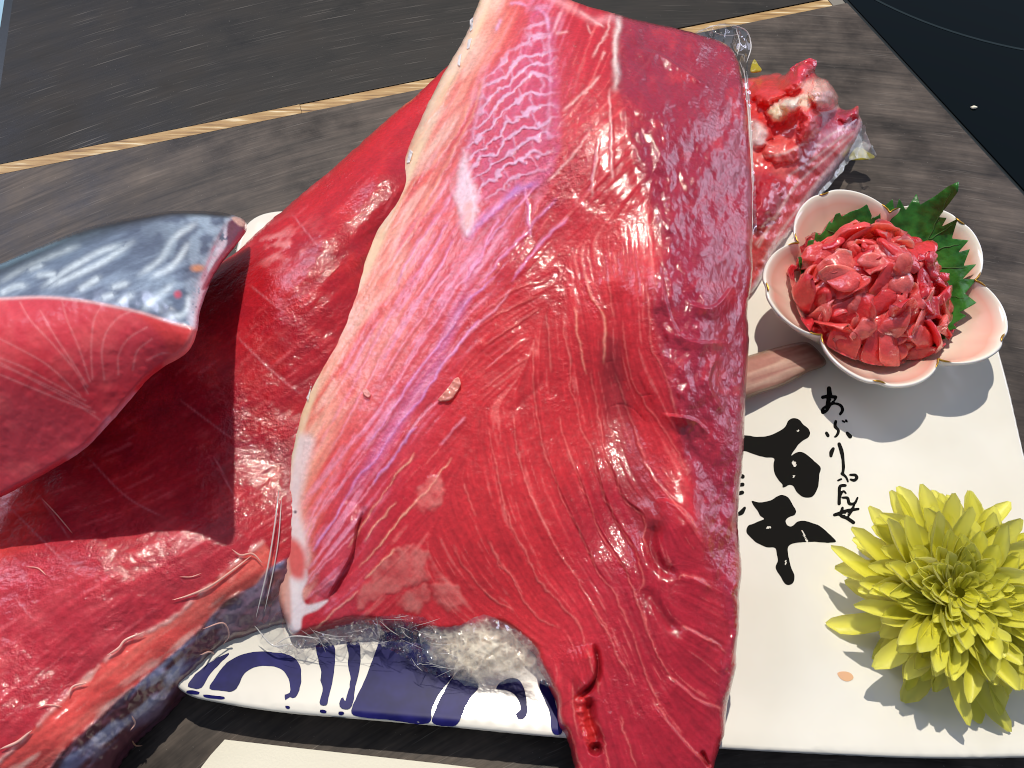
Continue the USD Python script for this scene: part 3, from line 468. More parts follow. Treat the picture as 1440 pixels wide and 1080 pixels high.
septa(tile(*T2, [(730, 140), (650, 230), (580, 330), (480, 480), (400, 610)], [(640, 380), (540, 490), (480, 580)], [(920, 160), (860, 240), (740, 380), (650, 470), (560, 590), (450, 710)], [(630, 620), (560, 690), (480, 770)], [(450, 830), (330, 930), (220, 1030)]), 1.6, (246, 178, 150), .85, .0007, 2)
septa(tile(*T2, [(1100, 0), (1150, 230), (1190, 430), (1220, 500)], [(980, 290), (1020, 410), (1040, 450)], [(1100, 570), (1160, 680), (1210, 750)], [(930, 610), (970, 690), (1010, 740), (1080, 830), (1150, 890)]) + tile(*T3, [(330, 230), (350, 380), (360, 540)], [(430, 210), (430, 330), (460, 480), (465, 640), (490, 700), (530, 870), (570, 940), (600, 1070)], [(660, 20), (680, 180), (690, 250)], [(740, 270), (760, 450), (800, 600), (850, 690), (950, 830), (1030, 960), (1080, 1060)], [(700, 550), (760, 720), (820, 900), (880, 1070)], [(570, 540), (600, 700), (640, 930), (680, 1070)], [(400, 780), (440, 920), (490, 1060)], [(260, 380), (265, 560), (280, 740), (310, 910), (340, 1000)], [(160, 770), (180, 950), (210, 1070)], [(870, 70), (880, 200), (900, 420), (960, 540), (1010, 700), (1025, 760)], [(245, 370), (150, 410), (60, 490), (0, 540)], [(290, 130), (150, 200), (0, 280)], [(300, 60), (150, 110), (30, 200)], [(300, 200), (140, 310), (0, 400)], [(250, 450), (100, 560), (0, 640)]), 1.4, (232, 116, 108), .6, .0006, 3)
septa(tile(*T3, [(490, 200), (500, 340), (520, 430), (545, 550)], [(540, 10), (570, 130), (610, 190), (640, 240), (640, 500)]), 2.0, (240, 150, 128), .8, .0008, 4)
septa(tile(*T4, [(175, 0), (215, 190), (280, 350), (350, 500), (420, 620), (490, 720), (560, 850), (640, 970), (670, 1070)], [(310, 0), (370, 180), (420, 300), (480, 430), (540, 550), (600, 680), (700, 810), (740, 900), (810, 1070)], [(450, 40), (500, 180), (560, 330), (610, 460), (690, 590), (760, 700), (800, 800), (840, 910), (880, 1030)], [(560, 0), (610, 180), (650, 310), (720, 450), (800, 570), (840, 680), (850, 770), (815, 815)], [(630, 30), (700, 200), (750, 310), (850, 400), (860, 470), (850, 520), (880, 600)], [(80, 220), (120, 370), (180, 520), (250, 650), (300, 750), (420, 880), (510, 990), (540, 1070)], [(30, 540), (90, 660), (150, 730), (220, 860), (290, 940), (400, 1000)], [(830, 80), (930, 230), (1000, 310), (1090, 390), (1140, 480)], [(1040, 740), (1050, 715), (1130, 730), (1220, 780)], [(1060, 980), (1150, 1030), (1240, 1075)], [(0, 790), (60, 850), (150, 900)]) +
      tile(*T5, [(1000, 90), (1100, 150), (1220, 215), (1260, 270)], [(900, 400), (1000, 480), (1100, 560), (1220, 610), (1240, 650)], [(800, 560), (860, 640), (930, 730), (1050, 870), (1170, 980)], [(740, 0), (770, 110), (800, 190), (850, 300), (930, 420)], [(600, 0), (680, 150), (720, 270), (760, 390), (810, 520), (850, 600)], [(430, 0), (510, 140), (580, 280), (650, 430)], [(290, 20), (350, 130), (370, 210)], [(440, 680), (500, 850), (530, 980)], [(290, 460), (300, 640), (330, 800)], [(600, 660), (640, 830), (700, 980)], [(380, 230), (440, 400), (460, 520)]), 1.4, (228, 118, 110), .66, .0008, 5)
# lilac fat net at the top and its pale blade
neta = inside(p, tile(*T0, [(240, 380), (420, 190), (480, 20), (540, 30), (570, 200), (595, 480), (590, 800), (520, 930), (220, 1010), (150, 860), (130, 780)])[0], 14)
col = over(col, neta * np.clip(.5 + 1.5 * (nz(p, 9, 51) - .4), 0, 1), (214, 110, 170), .5); wet += neta * .45
tq = (p - [620, 0]) * 3.6 + (np.c_[nz(p, 9, 52), nz(p, 9, 53)] - .5) * 48 + (np.c_[nz(p, 34, 54), nz(p, 34, 55)] - .5) * 120
um = 430 - np.log1p(np.exp((430 - tq[:, 0]) / 40)) * 40; rowc = (tq[:, 1] + .98 * um) / 74; rid = np.abs((rowc % 1) - .5) * 2; row = np.floor(rowc)
cr_ = np.abs(((tq[:, 0] - .35 * tq[:, 1]) / 150 + .5 * (row % 2) + .13 * np.sin(row * 2.3)) % 1 - .5) * 2
ridge = np.clip((rid - .50) / .35, 0, 1); cross = np.clip((cr_ - .78) / .22, 0, 1) * .6; scale_ = np.maximum(ridge, cross) * (.55 + .9 * nz(p, 12, 56)); scale_ = np.clip(scale_, 0, 1); scale_ = scale_ * scale_ * (3 - 2 * scale_)
netm = inside(p + (np.c_[nz(p, 12, 57), nz(p, 12, 58)] - .5) * 18, tile(*T0, [(230, 385), (330, 270), (440, 170), (500, 30), (545, 40), (570, 200), (590, 480), (575, 700), (530, 860), (430, 900), (210, 1000), (160, 880), (122, 790), (180, 580)])[0], 30) * np.clip((640 - tq[:, 0]) / 150, 0, 1)
col = over(col, netm * scale_, (234, 192, 222), .8); dz += netm * .0007 * scale_; ridz = (.55 + .45 * (tq[:, 0] < 440)); wet += netm * .2
col = over(col, netm * (1 - scale_), (200, 54, 80), .4)
septa(tile(*T0, [(540, 60), (548, 250), (552, 420), (545, 580), (535, 680)], [(222, 388), (212, 475), (180, 600), (140, 740), (120, 790)]), 3.0, (234, 190, 220), .35, .0006, 6)
septa(tile(*T0, [(480, 30), (530, 80), (548, 150)], [(440, 30), (380, 10), (350, 25)], [(300, 100), (280, 160)]), 3.0, (226, 176, 222), .7, .0006, 16)
septa(tile(*T6, [(490, 870), (560, 800), (640, 730), (720, 660), (800, 630)]), 7, (176, 112, 190), .85, .001, 7)
septa(tile(*T6, [(760, 640), (770, 760), (780, 860)], [(640, 780), (600, 860), (560, 960), (480, 1080)], [(830, 620), (700, 760), (590, 900), (500, 1040)], [(900, 700), (760, 850), (640, 980), (560, 1080)], [(950, 780), (800, 930), (700, 1060)], [(440, 880), (400, 960), (330, 1080)], [(410, 800), (340, 930), (250, 1080)], [(370, 760), (260, 930), (180, 1080)]), 2.6, (224, 140, 190), .75, .0009, 8)
septa(tile(*T6, [(570, 160), (530, 300), (470, 420), (410, 540), (350, 640), (290, 760)], [(540, 170), (500, 290), (430, 430), (340, 560)], [(520, 60), (450, 160), (380, 260)], [(420, 600), (330, 730), (200, 930)], [(330, 360), (250, 480), (200, 600)], [(300, 560), (200, 720), (110, 860)], [(390, 260), (300, 380)]), 2.4, (244, 168, 140), .6, .0006, 9)
blade = inside(p + (np.c_[nz(p, 8, 27), nz(p, 8, 28)] - .5) * 12, tile(*T6, [(488, 485), (502, 520), (522, 600), (545, 700), (515, 850), (490, 862), (462, 760), (436, 650), (452, 580)])[0], 16); col = over(col, blade, (240, 210, 222), .9); col = over(col, inside(p, tile(*T6, [(490, 720), (520, 710), (525, 780), (500, 840), (485, 800)])[0], 10), (242, 176, 170), .8); dz += blade * .0008
wetz = inside(p, tile(*T0, [(560, 220), (700, 210), (760, 330), (845, 440), (800, 560), (760, 760), (690, 960), (540, 1030), (600, 560)])[0], 26); wet += wetz * .65; dz += wetz * .0007 * (nz(p, 6, 21, 3, (1, 1.5)) - .5) * 2
septa(tile(*T0, [(860, 70), (840, 170), (800, 230), (770, 290)], [(830, 260), (815, 300)], [(850, 450), (858, 600), (862, 740), (870, 900)], [(800, 700), (780, 850), (760, 1000)], [(740, 120), (760, 170)], [(580, 170), (640, 160)], [(610, 60), (590, 110), (570, 160)], [(700, 60), (780, 110), (820, 140)], [(540, 920), (640, 820), (760, 660)], [(620, 560), (720, 470), (800, 380)]), 2.4, (244, 184, 180), .8, .001, 10)
septa(tile(*T0, [(905, 80), (885, 190), (882, 290), (892, 390), (880, 450)]), 5, (246, 220, 214), .95, .003, 11)
topb = inside(p, tile(*T0, [(560, -40), (640, 10), (770, 90), (870, 75), (905, 85), (850, 110), (780, 120), (690, 70), (600, 30), (540, -10)])[0], 14); col = over(col, topb, (238, 158, 164), .7)
rimk = np.where(left, np.clip((rw + 3 - dr) / 6 + .5, 0, 1), 0)
lic = flow_noise(p, ALL, 3); lic2 = flow_noise(p, ALL, 4, cell=2.6, reach=20); live = (1 - .85 * rf) * (1 - .92 * rimk) * (1 - .8 * blade) * (1 - .6 * neta)
col = col * np.exp(live * (.055 * lic + .06 * lic2) + rf * .05 * nz(p, 6, 66))[:, None]; col = over(col, live * np.clip(lic2 - 1.1, 0, 1) * (1 - low), (240, 146, 138), .3); col = over(col, live * np.clip(lic - 1.5, 0, 1), (238, 140, 132), .3)
lil = bel * live * np.clip((np.interp(v, [0, 300, 600, 850], [150, 215, 200, 110]) - dr) / 70, 0, 1) * np.clip((dr - rw) / 60, 0, 1); col = over(col, lil * np.clip(lic2 * .8 - .1, 0, 1), (232, 156, 190), .62); col = over(col, lil, (226, 120, 150), .2)
dz += live * (.00004 * lic + .00007 * lic2)
# white belly tip, its red spot and outer skin side
tip = np.maximum(inside(p, tile(*T2, [(98, 760), (180, 715), (187, 780), (162, 840), (182, 900), (292, 878), (240, 926), (165, 962), (150, 1030), (93, 1048)])[0], 5), inside(p, tile(*T2, [(140, 40), (220, 60), (190, 200), (150, 420), (180, 560), (185, 700), (120, 760), (75, 560), (75, 440), (110, 180)])[0], 16) * .85)
col = over(col, tip, (240, 220, 226), .95); col = over(col, inside(p, tile(*T2, [(85, 560), (140, 580), (180, 660), (165, 770), (110, 760), (85, 700)])[0], 14), (224, 74, 70), .9)
col = over(col, inside(p, tile(*T2, [(30, 400), (75, 440), (75, 560), (95, 720), (98, 1000), (60, 960), (30, 860), (10, 650)])[0], 8), (216, 150, 138), .85); col = over(col, inside(p, tile(*T2, [(135, 0), (140, 60), (90, 250), (75, 440), (25, 380), (60, 200), (110, 0)])[0], 6), (236, 222, 196), .9)
for cx, cy, rr in ((127, 432, 5), (560, 135, 0)):
    if rr: q = np.hypot(u - (380 + cx / 3.6), v - (600 + cy / 3.6)); col = over(col, np.clip(1.6 - q / 1.8, 0, 1), (70, 50, 70))
# whitish membrane patches near the lower cut
mem = np.maximum.reduce([inside(p + (np.c_[nz(p, 14, 72), nz(p, 14, 73)] - .5) * 26, q, 9) for q in tile(*T2, [(440, 860), (600, 660), (780, 610), (770, 780), (640, 830), (520, 890), (440, 930)], [(650, 880), (790, 800), (790, 900), (690, 925)], [(820, 780), (940, 820), (980, 900), (850, 900)], [(770, 310), (850, 260), (880, 370), (770, 440), (730, 400)])])
col = over(col, mem * np.clip(.4 + 1.6 * (nz(p, 12, 71) - .3), 0, 1), (226, 138, 130), .6); dz += mem * .0004
# folds, gashes and creases: real relief
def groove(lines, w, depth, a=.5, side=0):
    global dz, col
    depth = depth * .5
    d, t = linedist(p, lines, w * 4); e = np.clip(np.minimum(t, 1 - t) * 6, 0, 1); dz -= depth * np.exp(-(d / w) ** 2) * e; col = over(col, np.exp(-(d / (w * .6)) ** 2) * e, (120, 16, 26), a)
def shelf(line, w, h, side):
    """One side of the line stands higher than the other and falls back to the surface over w pixels."""
    global dz
    s = smoothpoly(line, 1.5, closed=False); d, i = cKDTree(s).query(p, distance_upper_bound=w * 1.2); ok = np.isfinite(d); i = np.where(ok, i, 0)
    tn = np.gradient(s, axis=0)[i]; r = p - s[i]; sg = np.sign(tn[:, 0] * r[:, 1] - tn[:, 1] * r[:, 0]) * side; tt = i / len(s); e = np.clip(np.minimum(tt, 1 - tt) * 5, 0, 1)
    dd = np.where(ok, d, 1e9); dz += np.where(ok & (sg > 0), h * np.clip(1 - dd / w, 0, 1) ** 1.5 * np.clip(dd / 2.5, 0, 1), 0) * e
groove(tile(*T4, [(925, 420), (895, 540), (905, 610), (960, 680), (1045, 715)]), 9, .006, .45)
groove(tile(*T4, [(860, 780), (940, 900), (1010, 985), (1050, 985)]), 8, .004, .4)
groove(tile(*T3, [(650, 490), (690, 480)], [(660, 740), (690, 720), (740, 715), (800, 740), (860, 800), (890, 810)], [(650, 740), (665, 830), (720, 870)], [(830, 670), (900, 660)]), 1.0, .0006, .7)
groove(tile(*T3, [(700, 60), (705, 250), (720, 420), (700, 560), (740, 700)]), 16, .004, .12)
for ln in tile(*T4, [(920, 300), (1000, 320), (1090, 390), (1140, 480)], [(1050, 715), (1130, 730), (1220, 780)], [(1060, 980), (1150, 1030), (1240, 1075)]) : shelf(ln, 46, .0016, 1)
for ln in tile(*T5, [(800, 560), (860, 640), (930, 730), (1050, 870), (1170, 980)], [(900, 400), (1000, 480), (1100, 560), (1220, 610)]): shelf(ln, 50, .002, 1)
for ln in tile(*T4, [(450, 40), (500, 180), (560, 330), (610, 460), (690, 590), (760, 700), (800, 800)], [(560, 0), (610, 180), (650, 310), (720, 450), (800, 570), (840, 680), (850, 770)], [(310, 0), (370, 180), (420, 300), (480, 430), (540, 550), (600, 680), (700, 810)], [(630, 30), (700, 200), (750, 310), (850, 400), (860, 470)]): shelf(ln, 30, .0016, -1)
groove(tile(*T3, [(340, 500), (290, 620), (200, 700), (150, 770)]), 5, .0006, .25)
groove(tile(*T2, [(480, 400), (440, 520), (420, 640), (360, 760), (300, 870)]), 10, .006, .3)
shelf(tile(*T2, [(480, 400), (440, 520), (420, 640), (350, 770), (290, 880)])[0], 60, .005, 1)
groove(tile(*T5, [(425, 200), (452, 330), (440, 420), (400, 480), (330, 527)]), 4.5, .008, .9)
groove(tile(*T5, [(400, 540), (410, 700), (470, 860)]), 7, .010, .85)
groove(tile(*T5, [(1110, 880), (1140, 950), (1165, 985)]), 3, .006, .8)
shelf(tile(*T5, [(425, 200), (452, 330), (440, 420), (400, 480), (330, 527)])[0], 50, .006, 1)
rough_cut = inside(p, tile(*T5, [(310, 530), (390, 530), (400, 640), (450, 760), (400, 860), (340, 720)])[0], 5); dz += rough_cut * .004 * (nz(p, 7, 81) - .7); col = over(col, rough_cut, (206, 46, 44), .7)
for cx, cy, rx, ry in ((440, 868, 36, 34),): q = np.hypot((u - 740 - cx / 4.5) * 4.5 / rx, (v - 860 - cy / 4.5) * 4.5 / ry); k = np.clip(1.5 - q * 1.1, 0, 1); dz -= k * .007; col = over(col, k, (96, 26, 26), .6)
for ln in ([(895, 65), (930, 75), (960, 95), (1005, 125)], [(925, 360), (960, 470), (1030, 480)], [(960, 420), (1000, 430), (1030, 400)], [(930, 580), (980, 590), (1000, 610)], [(1010, 500), (1000, 540), (1020, 580)]): shelf(ln, 26, .003, 1)
gl = tile(*T5, [(800, 190), (850, 300), (930, 420)], [(770, 400), (820, 540), (900, 690)], [(500, 100), (580, 280), (650, 430)], [(560, 470), (600, 540)], [(500, 540), (570, 690)], [(240, 230), (250, 300)], [(700, 560), (720, 680)]) + tile(*T3, [(520, 400), (545, 560)], [(560, 100), (610, 200)], [(880, 260), (900, 420), (940, 470)], [(420, 20), (400, 180)], [(330, 620), (400, 760)], [(430, 480), (440, 740)]) + tile(*T4, [(350, 500), (420, 620), (490, 740)], [(720, 640), (760, 700)], [(830, 800), (880, 900)], [(250, 660), (300, 750)]) + tile(*T0, [(560, 720), (600, 900)], [(640, 900), (700, 800)]) + tile(*T1, [(850, 30), (780, 120), (700, 230)], [(600, 120), (540, 230)], [(1130, 120), (1040, 260)], [(1210, 230), (1180, 320)])
d, t = linedist(p + (np.c_[nz(p, 8, 93), nz(p, 8, 94)] - .5) * 24, gl, 40); wet = wet + .6 * np.clip(1 - d / 16, 0, 1) * np.clip((nz(p, 9, 95) - .32) * 3, 0, 1); dz = dz + np.clip(1 - d / 13, 0, 1) * .0002 * (nz(p, 4.5, 96, 2) - .5)
wet = np.clip(wet + .25 * np.clip((nz(p, 24, 91) - .55) * 5, 0, 1), 0, 1.2)
lo.z += dz; lo.col, lo.wet = np.clip(col, 0, 1), wet; lo.finish()
loin = thing('tuna_loin', 'large pale edged tuna loin lying lengthwise across the middle of the platter', 'fish loin')
sel_r = lo.split(right_face); edge_poly = np.vstack([np.asarray(rim) + (-60, 0), (np.asarray(rim) + np.c_[np.interp(np.asarray(rim)[:, 1], [0, 300, 560, 650, 700, 780, 830], [15, 22, 18, 20, 26, 26, 16]), np.zeros(len(rim))])[::-1]]); edge_poly[0, 1] -= 40; edge_poly[-1, 1] -= 40
edge_poly = np.vstack([edge_poly[:len(rim)], [(380, 910), (418, 895), (430, 870), (424, 835)], edge_poly[len(rim):]])
sel_e = lo.split(edge_poly) & ~sel_r
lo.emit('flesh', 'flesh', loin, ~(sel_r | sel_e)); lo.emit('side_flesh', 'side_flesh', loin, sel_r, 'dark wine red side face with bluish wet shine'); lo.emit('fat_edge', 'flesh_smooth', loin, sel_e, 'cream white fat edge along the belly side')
# the small loose flake and pale nub on its face, skin flaps along the edge
def surf_z(P, q): return P.z[cKDTree(P.p).query(q)[1]]
def flap(poly, P, lift, m, parent, name, c, step=2.2, seed=0):
    o = np.asarray(poly, float)
    V, F, q = sheet(o, lambda V, p: surf_z(P, p) + lift + .0015 * (nz(p, 6, seed) - .3), step * .7, thick=.0008 if name != 'skin_flap' else .0003, smooth=name != 'skin_flap', jag=1.5 if name != 'skin_flap' else 0, seed=seed)
    n = len(V); return obj(name, (V, F), m, parent, smooth=True, col=np.tile(lin(c), (n, 1)) * (.9 + .2 * nz(q, 5, seed)[:, None]), aux=np.full(n, .4))
flap(tile(*T1, [(1000, 772), (1060, 700), (1100, 645), (1125, 640), (1130, 680), (1110, 730), (1060, 772)])[0], lo, .0015, 'flesh_smooth', loin, 'loose_flake', (226, 138, 122))
flap(tile(*T1, [(552, 715), (575, 705), (595, 735), (585, 755), (560, 745)])[0], lo, .0015, 'flesh_smooth', loin, 'loose_flake', (230, 150, 140), 1.2)
for k, q in enumerate(tile(*T1, [(345, 250), (330, 300), (340, 400), (310, 470), (290, 530), (250, 490), (262, 440), (300, 330), (312, 280)], [(430, 110), (405, 190), (375, 250), (350, 290), (345, 250), (395, 180)], [(285, 500), (250, 620), (225, 720), (205, 790), (190, 760), (215, 660), (250, 520)]) + [np.array([(535, 268), (528, 300), (516, 322), (513, 300), (525, 275)]), np.array([(512, 320), (506, 345), (498, 352), (500, 330)]), np.array([(572, 210), (566, 226), (560, 226), (566, 206)]), np.array([(657, 20), (655, 38), (650, 42), (650, 25)]), np.array([(655, 50), (650, 65), (645, 66), (648, 52)]), np.array([(640, 72), (637, 90), (632, 88), (635, 74)])]):
    flap((q - q.mean(0)) * [.75, .95] + q.mean(0) + ([10, 3] if q[:, 1].max() < 360 else [3, 0]), lo, .0006, 'flesh_smooth', loin, 'skin_flap', (232, 226, 228), 2, k)

# ------------------------------------------------------------------ long dark fillet on the left
C3 = (0, 640, 2.4545)
FO = [(655, 78), (625, 97), (590, 130), (550, 163), (520, 190), (470, 235), (430, 268), (395, 298), (360, 328), (340, 348), (300, 378), (262, 415), (200, 440), (90, 520), (-50, 640), (-60, 800), (-60, 1130), (150, 1130), (163, 1072), (192, 1038), (228, 1006), (262, 966), (282, 940), (310, 912), (345, 898), (385, 884), (440, 870), (480, 700), (560, 430), (640, 250), (690, 120)]
FZ = [(655, 80, .045), (520, 190, .05), (430, 270, .05), (340, 348, .048), (270, 405, .045), (600, 180, .06), (530, 240, .07), (450, 330, .07), (390, 400, .064), (680, 140, .045), (560, 350, .05), (500, 480, .05), (440, 600, .042), (300, 520, .052), (300, 600, .048), (200, 620, .046), (100, 640, .044), (350, 650, .044), (300, 720, .05), (200, 720, .052), (100, 720, .053), (0, 740, .052), (150, 850, .056), (250, 790, .052), (340, 772, .045), (0, 950, .055), (0, 1055, .05), (100, 962, .048), (195, 885, .047), (280, 822, .045), (372, 800, .038), (330, 842, .038), (250, 905, .038), (180, 970, .039), (100, 1050, .041), (390, 850, .026), (310, 905, .021), (262, 966, .015), (192, 1038, .013), (160, 1078, .013), (440, 868, .021), (-60, 1130, .05), (150, 1130, .004), (60, 1110, .03), (-50, 640, .045), (90, 520, .045), (200, 445, .045), (470, 700, .035)]
fi = Patch(FO, FZ, 2.6, round_px=14, round_h=.008, base=.0005, jag=1.2, seed=3)
p, u, v = fi.p, fi.p[:, 0], fi.p[:, 1]
col = np.tile(lin((180, 32, 44)), (len(p), 1)); col = over(col, np.clip((nz(p, 80, 1) - .45) * 4, 0, 1), (142, 22, 46), .8); col = over(col, np.clip((nz(p, 12, 71, 3, (3, 1), -.5) - .5) * 5, 0, 1), (150, 26, 44), .35); col = over(col, np.clip((nz(p, 9, 72, 3, (4, 1), -.6) - .62) * 8, 0, 1), (214, 88, 92), .35); col = over(col, np.clip((nz(p, 30, 2) - .55) * 5, 0, 1), (204, 52, 52), .6)
lowr = inside(p, [(-70, 700), (210, 720), (370, 770), (300, 830), (-70, 1100)], 120); col = over(col, lowr, (186, 50, 64), .8); col = over(col, lowr * np.clip((nz(p, 46, 5) - .5) * 4, 0, 1), (204, 78, 84), .6)
ridge = linedist(p, [[(640, 95), (520, 205), (430, 290), (345, 365)]], 90)[0]; col = over(col, np.clip(1 - ridge / 60, 0, 1), (206, 26, 34), .8)
col = over(col, inside(p, [(-70, 690), (60, 690), (50, 760), (-70, 800)], 40), (222, 66, 58), .6)
dz = .003 * (nz(p, 110, 6) - .5) + .0007 * (nz(p, 24, 7) - .5) + .0004 * (nz(p, 5, 17, 3, (3, 1), -.6) - .5); wet = np.full(len(p), .12) + .5 * np.clip((nz(p, 40, 8) - .5) * 5, 0, 1)
for k, ln in enumerate(([(60, 770), (140, 800), (240, 790), (300, 770)], [(100, 860), (190, 830), (260, 850)], [(120, 720), (150, 760), (210, 770)], [(390, 420), (470, 470), (520, 440)], [(400, 330), (470, 360), (560, 300)], [(360, 500), (420, 540), (450, 520)], [(40, 960), (90, 930), (150, 930)])):
    d, t = linedist(p, [np.array(ln)], 20); e = np.clip(np.minimum(t, 1 - t) * 5, 0, 1); dz -= .0003 * np.exp(-(d / 7) ** 2) * e; col = over(col, np.exp(-(d / 4) ** 2) * e, (130, 22, 38), .3)
lf = flow_noise(p, [np.array(l, float) for l in ([(-40, 1060), (170, 880), (390, 740)], [(-40, 780), (200, 700), (430, 560)], [(200, 480), (400, 320), (640, 110)], [(-40, 920), (150, 800), (400, 660)], [(300, 560), (460, 420), (600, 220)])], 8, cell=2.2, reach=12); lf2 = flow_noise(p, [np.array(l, float) for l in ([(-40, 1060), (170, 880), (390, 740)], [(-40, 780), (200, 700), (430, 560)], [(200, 480), (400, 320), (640, 110)])], 9, cell=4.5, reach=12)
col = col * np.exp(.05 * lf + .055 * lf2)[:, None]; col = over(col, np.clip(lf - 1.3, 0, 1), (222, 110, 116), .35); dz += .00005 * lf + .00009 * lf2
thread = [np.array(q) for q in ([(120, 640), (180, 700), (235, 730)], [(330, 470), (380, 520), (430, 560)], [(0, 700), (60, 760), (100, 800)], [(20, 840), (45, 870)], [(250, 560), (330, 620)], [(410, 300), (450, 350)], [(350, 400), (400, 440)], [(50, 690), (100, 760)], [(300, 640), (330, 700)])]
d, t = linedist(p, thread, 9); col = over(col, np.exp(-(d / 1.2) ** 2) * np.clip(np.minimum(t, 1 - t) * 6, 0, 1), (220, 140, 150), .45); dz += .00012 * np.exp(-(d / 1.6) ** 2)
patchy = np.exp(-(((u - 395) / 50) ** 2 + ((v - 345) / 28) ** 2)) * np.clip((nz(p, 9, 12, 3, (3, 1), -.5) - .5) * 7, 0, 1); col = over(col, patchy, (240, 150, 150), .75); dz += patchy * .001
band_up = tile(*C3, [(905, 300), (870, 330), (700, 470), (600, 560), (440, 650), (280, 780), (160, 900), (60, 1000), (-80, 1130)])[0]; band_lo = tile(*C3, [(950, 380), (920, 405), (880, 450), (800, 490), (700, 590), (630, 660), (450, 810), (350, 900), (240, 1000), (170, 1080), (60, 1200)])[0]
bandp = np.vstack([band_up, band_lo[::-1]]); skinp = np.vstack([band_lo, [(60, 1200), (250, 1200), (470, 820), (430, 780)]])
bd = inside(p, bandp, 5); col = over(col, bd, (230, 84, 78), .95); col = over(col, bd * np.clip((nz(p, 10, 9, 3, (6, 1), math.radians(-38)) - .45) * 4, 0, 1), (238, 122, 108), .6); col = over(col, bd * np.clip((nz(p, 14, 19, 3, (5, 1), math.radians(-38)) - .56) * 7, 0, 1), (246, 190, 176), .8)
d, t = linedist(p, [band_up, band_lo], 20); wig = np.clip((nz(p, 12, 23) - .3) * 3, 0, 1); col = over(col, np.exp(-(d / 3) ** 2) * wig, (244, 184, 176), .85); dz += .0007 * np.exp(-(d / 3.5) ** 2) * wig
sk = inside(p, skinp, 5); col = over(col, sk, (94, 50, 62), .96); silver = sk * np.clip((nz(p, 16, 10, 3, (4, 1), math.radians(-42)) - .40) * 5, 0, 1) * np.clip(1 - linedist(p, [band_lo], 80)[0] / 62, 0, 1); col = over(col, silver, (150, 158, 200), .95); col = over(col, silver * np.clip((nz(p, 14, 30, 3, (4, 1), -.7) - .45) * 4, 0, 1), (206, 212, 230), .7); col = over(col, inside(p, [(300, 850), (390, 800), (395, 850), (320, 900)], 16) , (120, 62, 52), .6)
dz += sk * .003 * (nz(p, 12, 13) - .5); wet += sk * .5
fi.z += dz; fi.col, fi.wet = np.clip(col, 0, 1), np.clip(wet, 0, 1.2); fi.finish()
fil = thing('tuna_fillet', 'long dark red tuna fillet with an orange lower band, left of the big loin', 'fish fillet')
sb, ss = fi.split(bandp), fi.split(skinp); ss &= ~sb
fi.emit('flesh', 'fillet_flesh', fil, ~(sb | ss)); fi.emit('belly_band', 'flesh', fil, sb, 'glossy orange red band along the lower edge'); fi.emit('skin', 'skin', fil, ss, 'silvery blue and brown skin side under film')
def on(P, q, lift=0):
    q = np.asarray(q, float); z = surf_z(P, q) + lift; return at(q[:, 0], q[:, 1], z)
for k, (ln, r, l) in enumerate(((tile(*C3, [(595, 500), (640, 488), (720, 455), (800, 400), (870, 345)])[0], .0011, .002), (tile(*C3, [(800, 325), (830, 345), (870, 340), (905, 372)])[0], .0009, .003), (tile(*C3, [(370, 690), (410, 665), (430, 640), (500, 610)])[0], .0011, .003), (tile(*C3, [(235, 830), (250, 800), (300, 785)])[0], .0009, .003), (tile(*C3, [(125, 872), (165, 862), (215, 868)])[0], .0006, .002), (tile(*C3, [(0, 1015), (60, 990), (110, 950)])[0], .0013, .002), (tile(*C3, [(90, 385), (130, 390), (160, 415)])[0], .0005, .001), (tile(*C3, [(145, 150), (200, 210), (250, 270)])[0], .0005, .001), (tile(*C3, [(620, 420), (660, 420), (695, 408)])[0], .0005, .001), (tile(*C3, [(700, 600), (770, 580), (790, 620), (770, 655)])[0], .0008, .004), (tile(*C3, [(690, 690), (730, 680), (748, 710), (735, 740)])[0], .0010, .004), (tile(*C3, [(455, 900), (465, 930), (450, 950)])[0], .0008, .003), (tile(*C3, [(455, 985), (470, 1003), (492, 1003)])[0], .0007, .002))):
    V, F = tube(on(fi, ln, l * .6), r * .5); obj('membrane_strand', (V, F), 'flesh_smooth', fil, smooth=True, col=np.tile(lin((238, 178, 160) if k != 12 else (170, 120, 90)), (len(V), 1)), aux=np.full(len(V), .3))

# ------------------------------------------------------------------ tail block with skin, upper left
BO = [(-60, 730), (-60, 392), (0, 371), (60, 345), (120, 321), (200, 303), (240, 297), (290, 297), (322, 301), (345, 311), (347, 322), (332, 345), (312, 370), (297, 395), (290, 412), (281, 440), (277, 468), (266, 492), (248, 506), (235, 513), (212, 530), (185, 560), (150, 600), (118, 632), (60, 668), (0, 700)]
cut_line = np.array([(-70, 420), (0, 420), (60, 418), (110, 422), (160, 431), (200, 440), (240, 453), (277, 463)])
BZ = [(-60, 420, .122), (0, 420, .128), (110, 422, .137), (200, 440, .143), (277, 463, .143), (-60, 392, .116), (0, 371, .11), (120, 321, .104), (240, 297, .09), (322, 302, .078), (346, 315, .07), (100, 370, .128), (200, 360, .13), (260, 380, .132), (300, 340, .1), (312, 370, .102), (290, 410, .126), (266, 492, .139), (235, 513, .131), (185, 560, .118), (118, 632, .1), (0, 700, .08), (-60, 730, .072)]
bl = Patch(BO, BZ, 2.2, round_px=9, round_h=.006, base=.046, jag=1.0, seed=5, undercut=.6, shift=(-.02, .05))
p, u, v = bl.p, bl.p[:, 0], bl.p[:, 1]
cutp = np.vstack([cut_line, [(290, 470), (290, 520), (130, 660), (-90, 760)]]); cf = inside(p, cutp, 4)
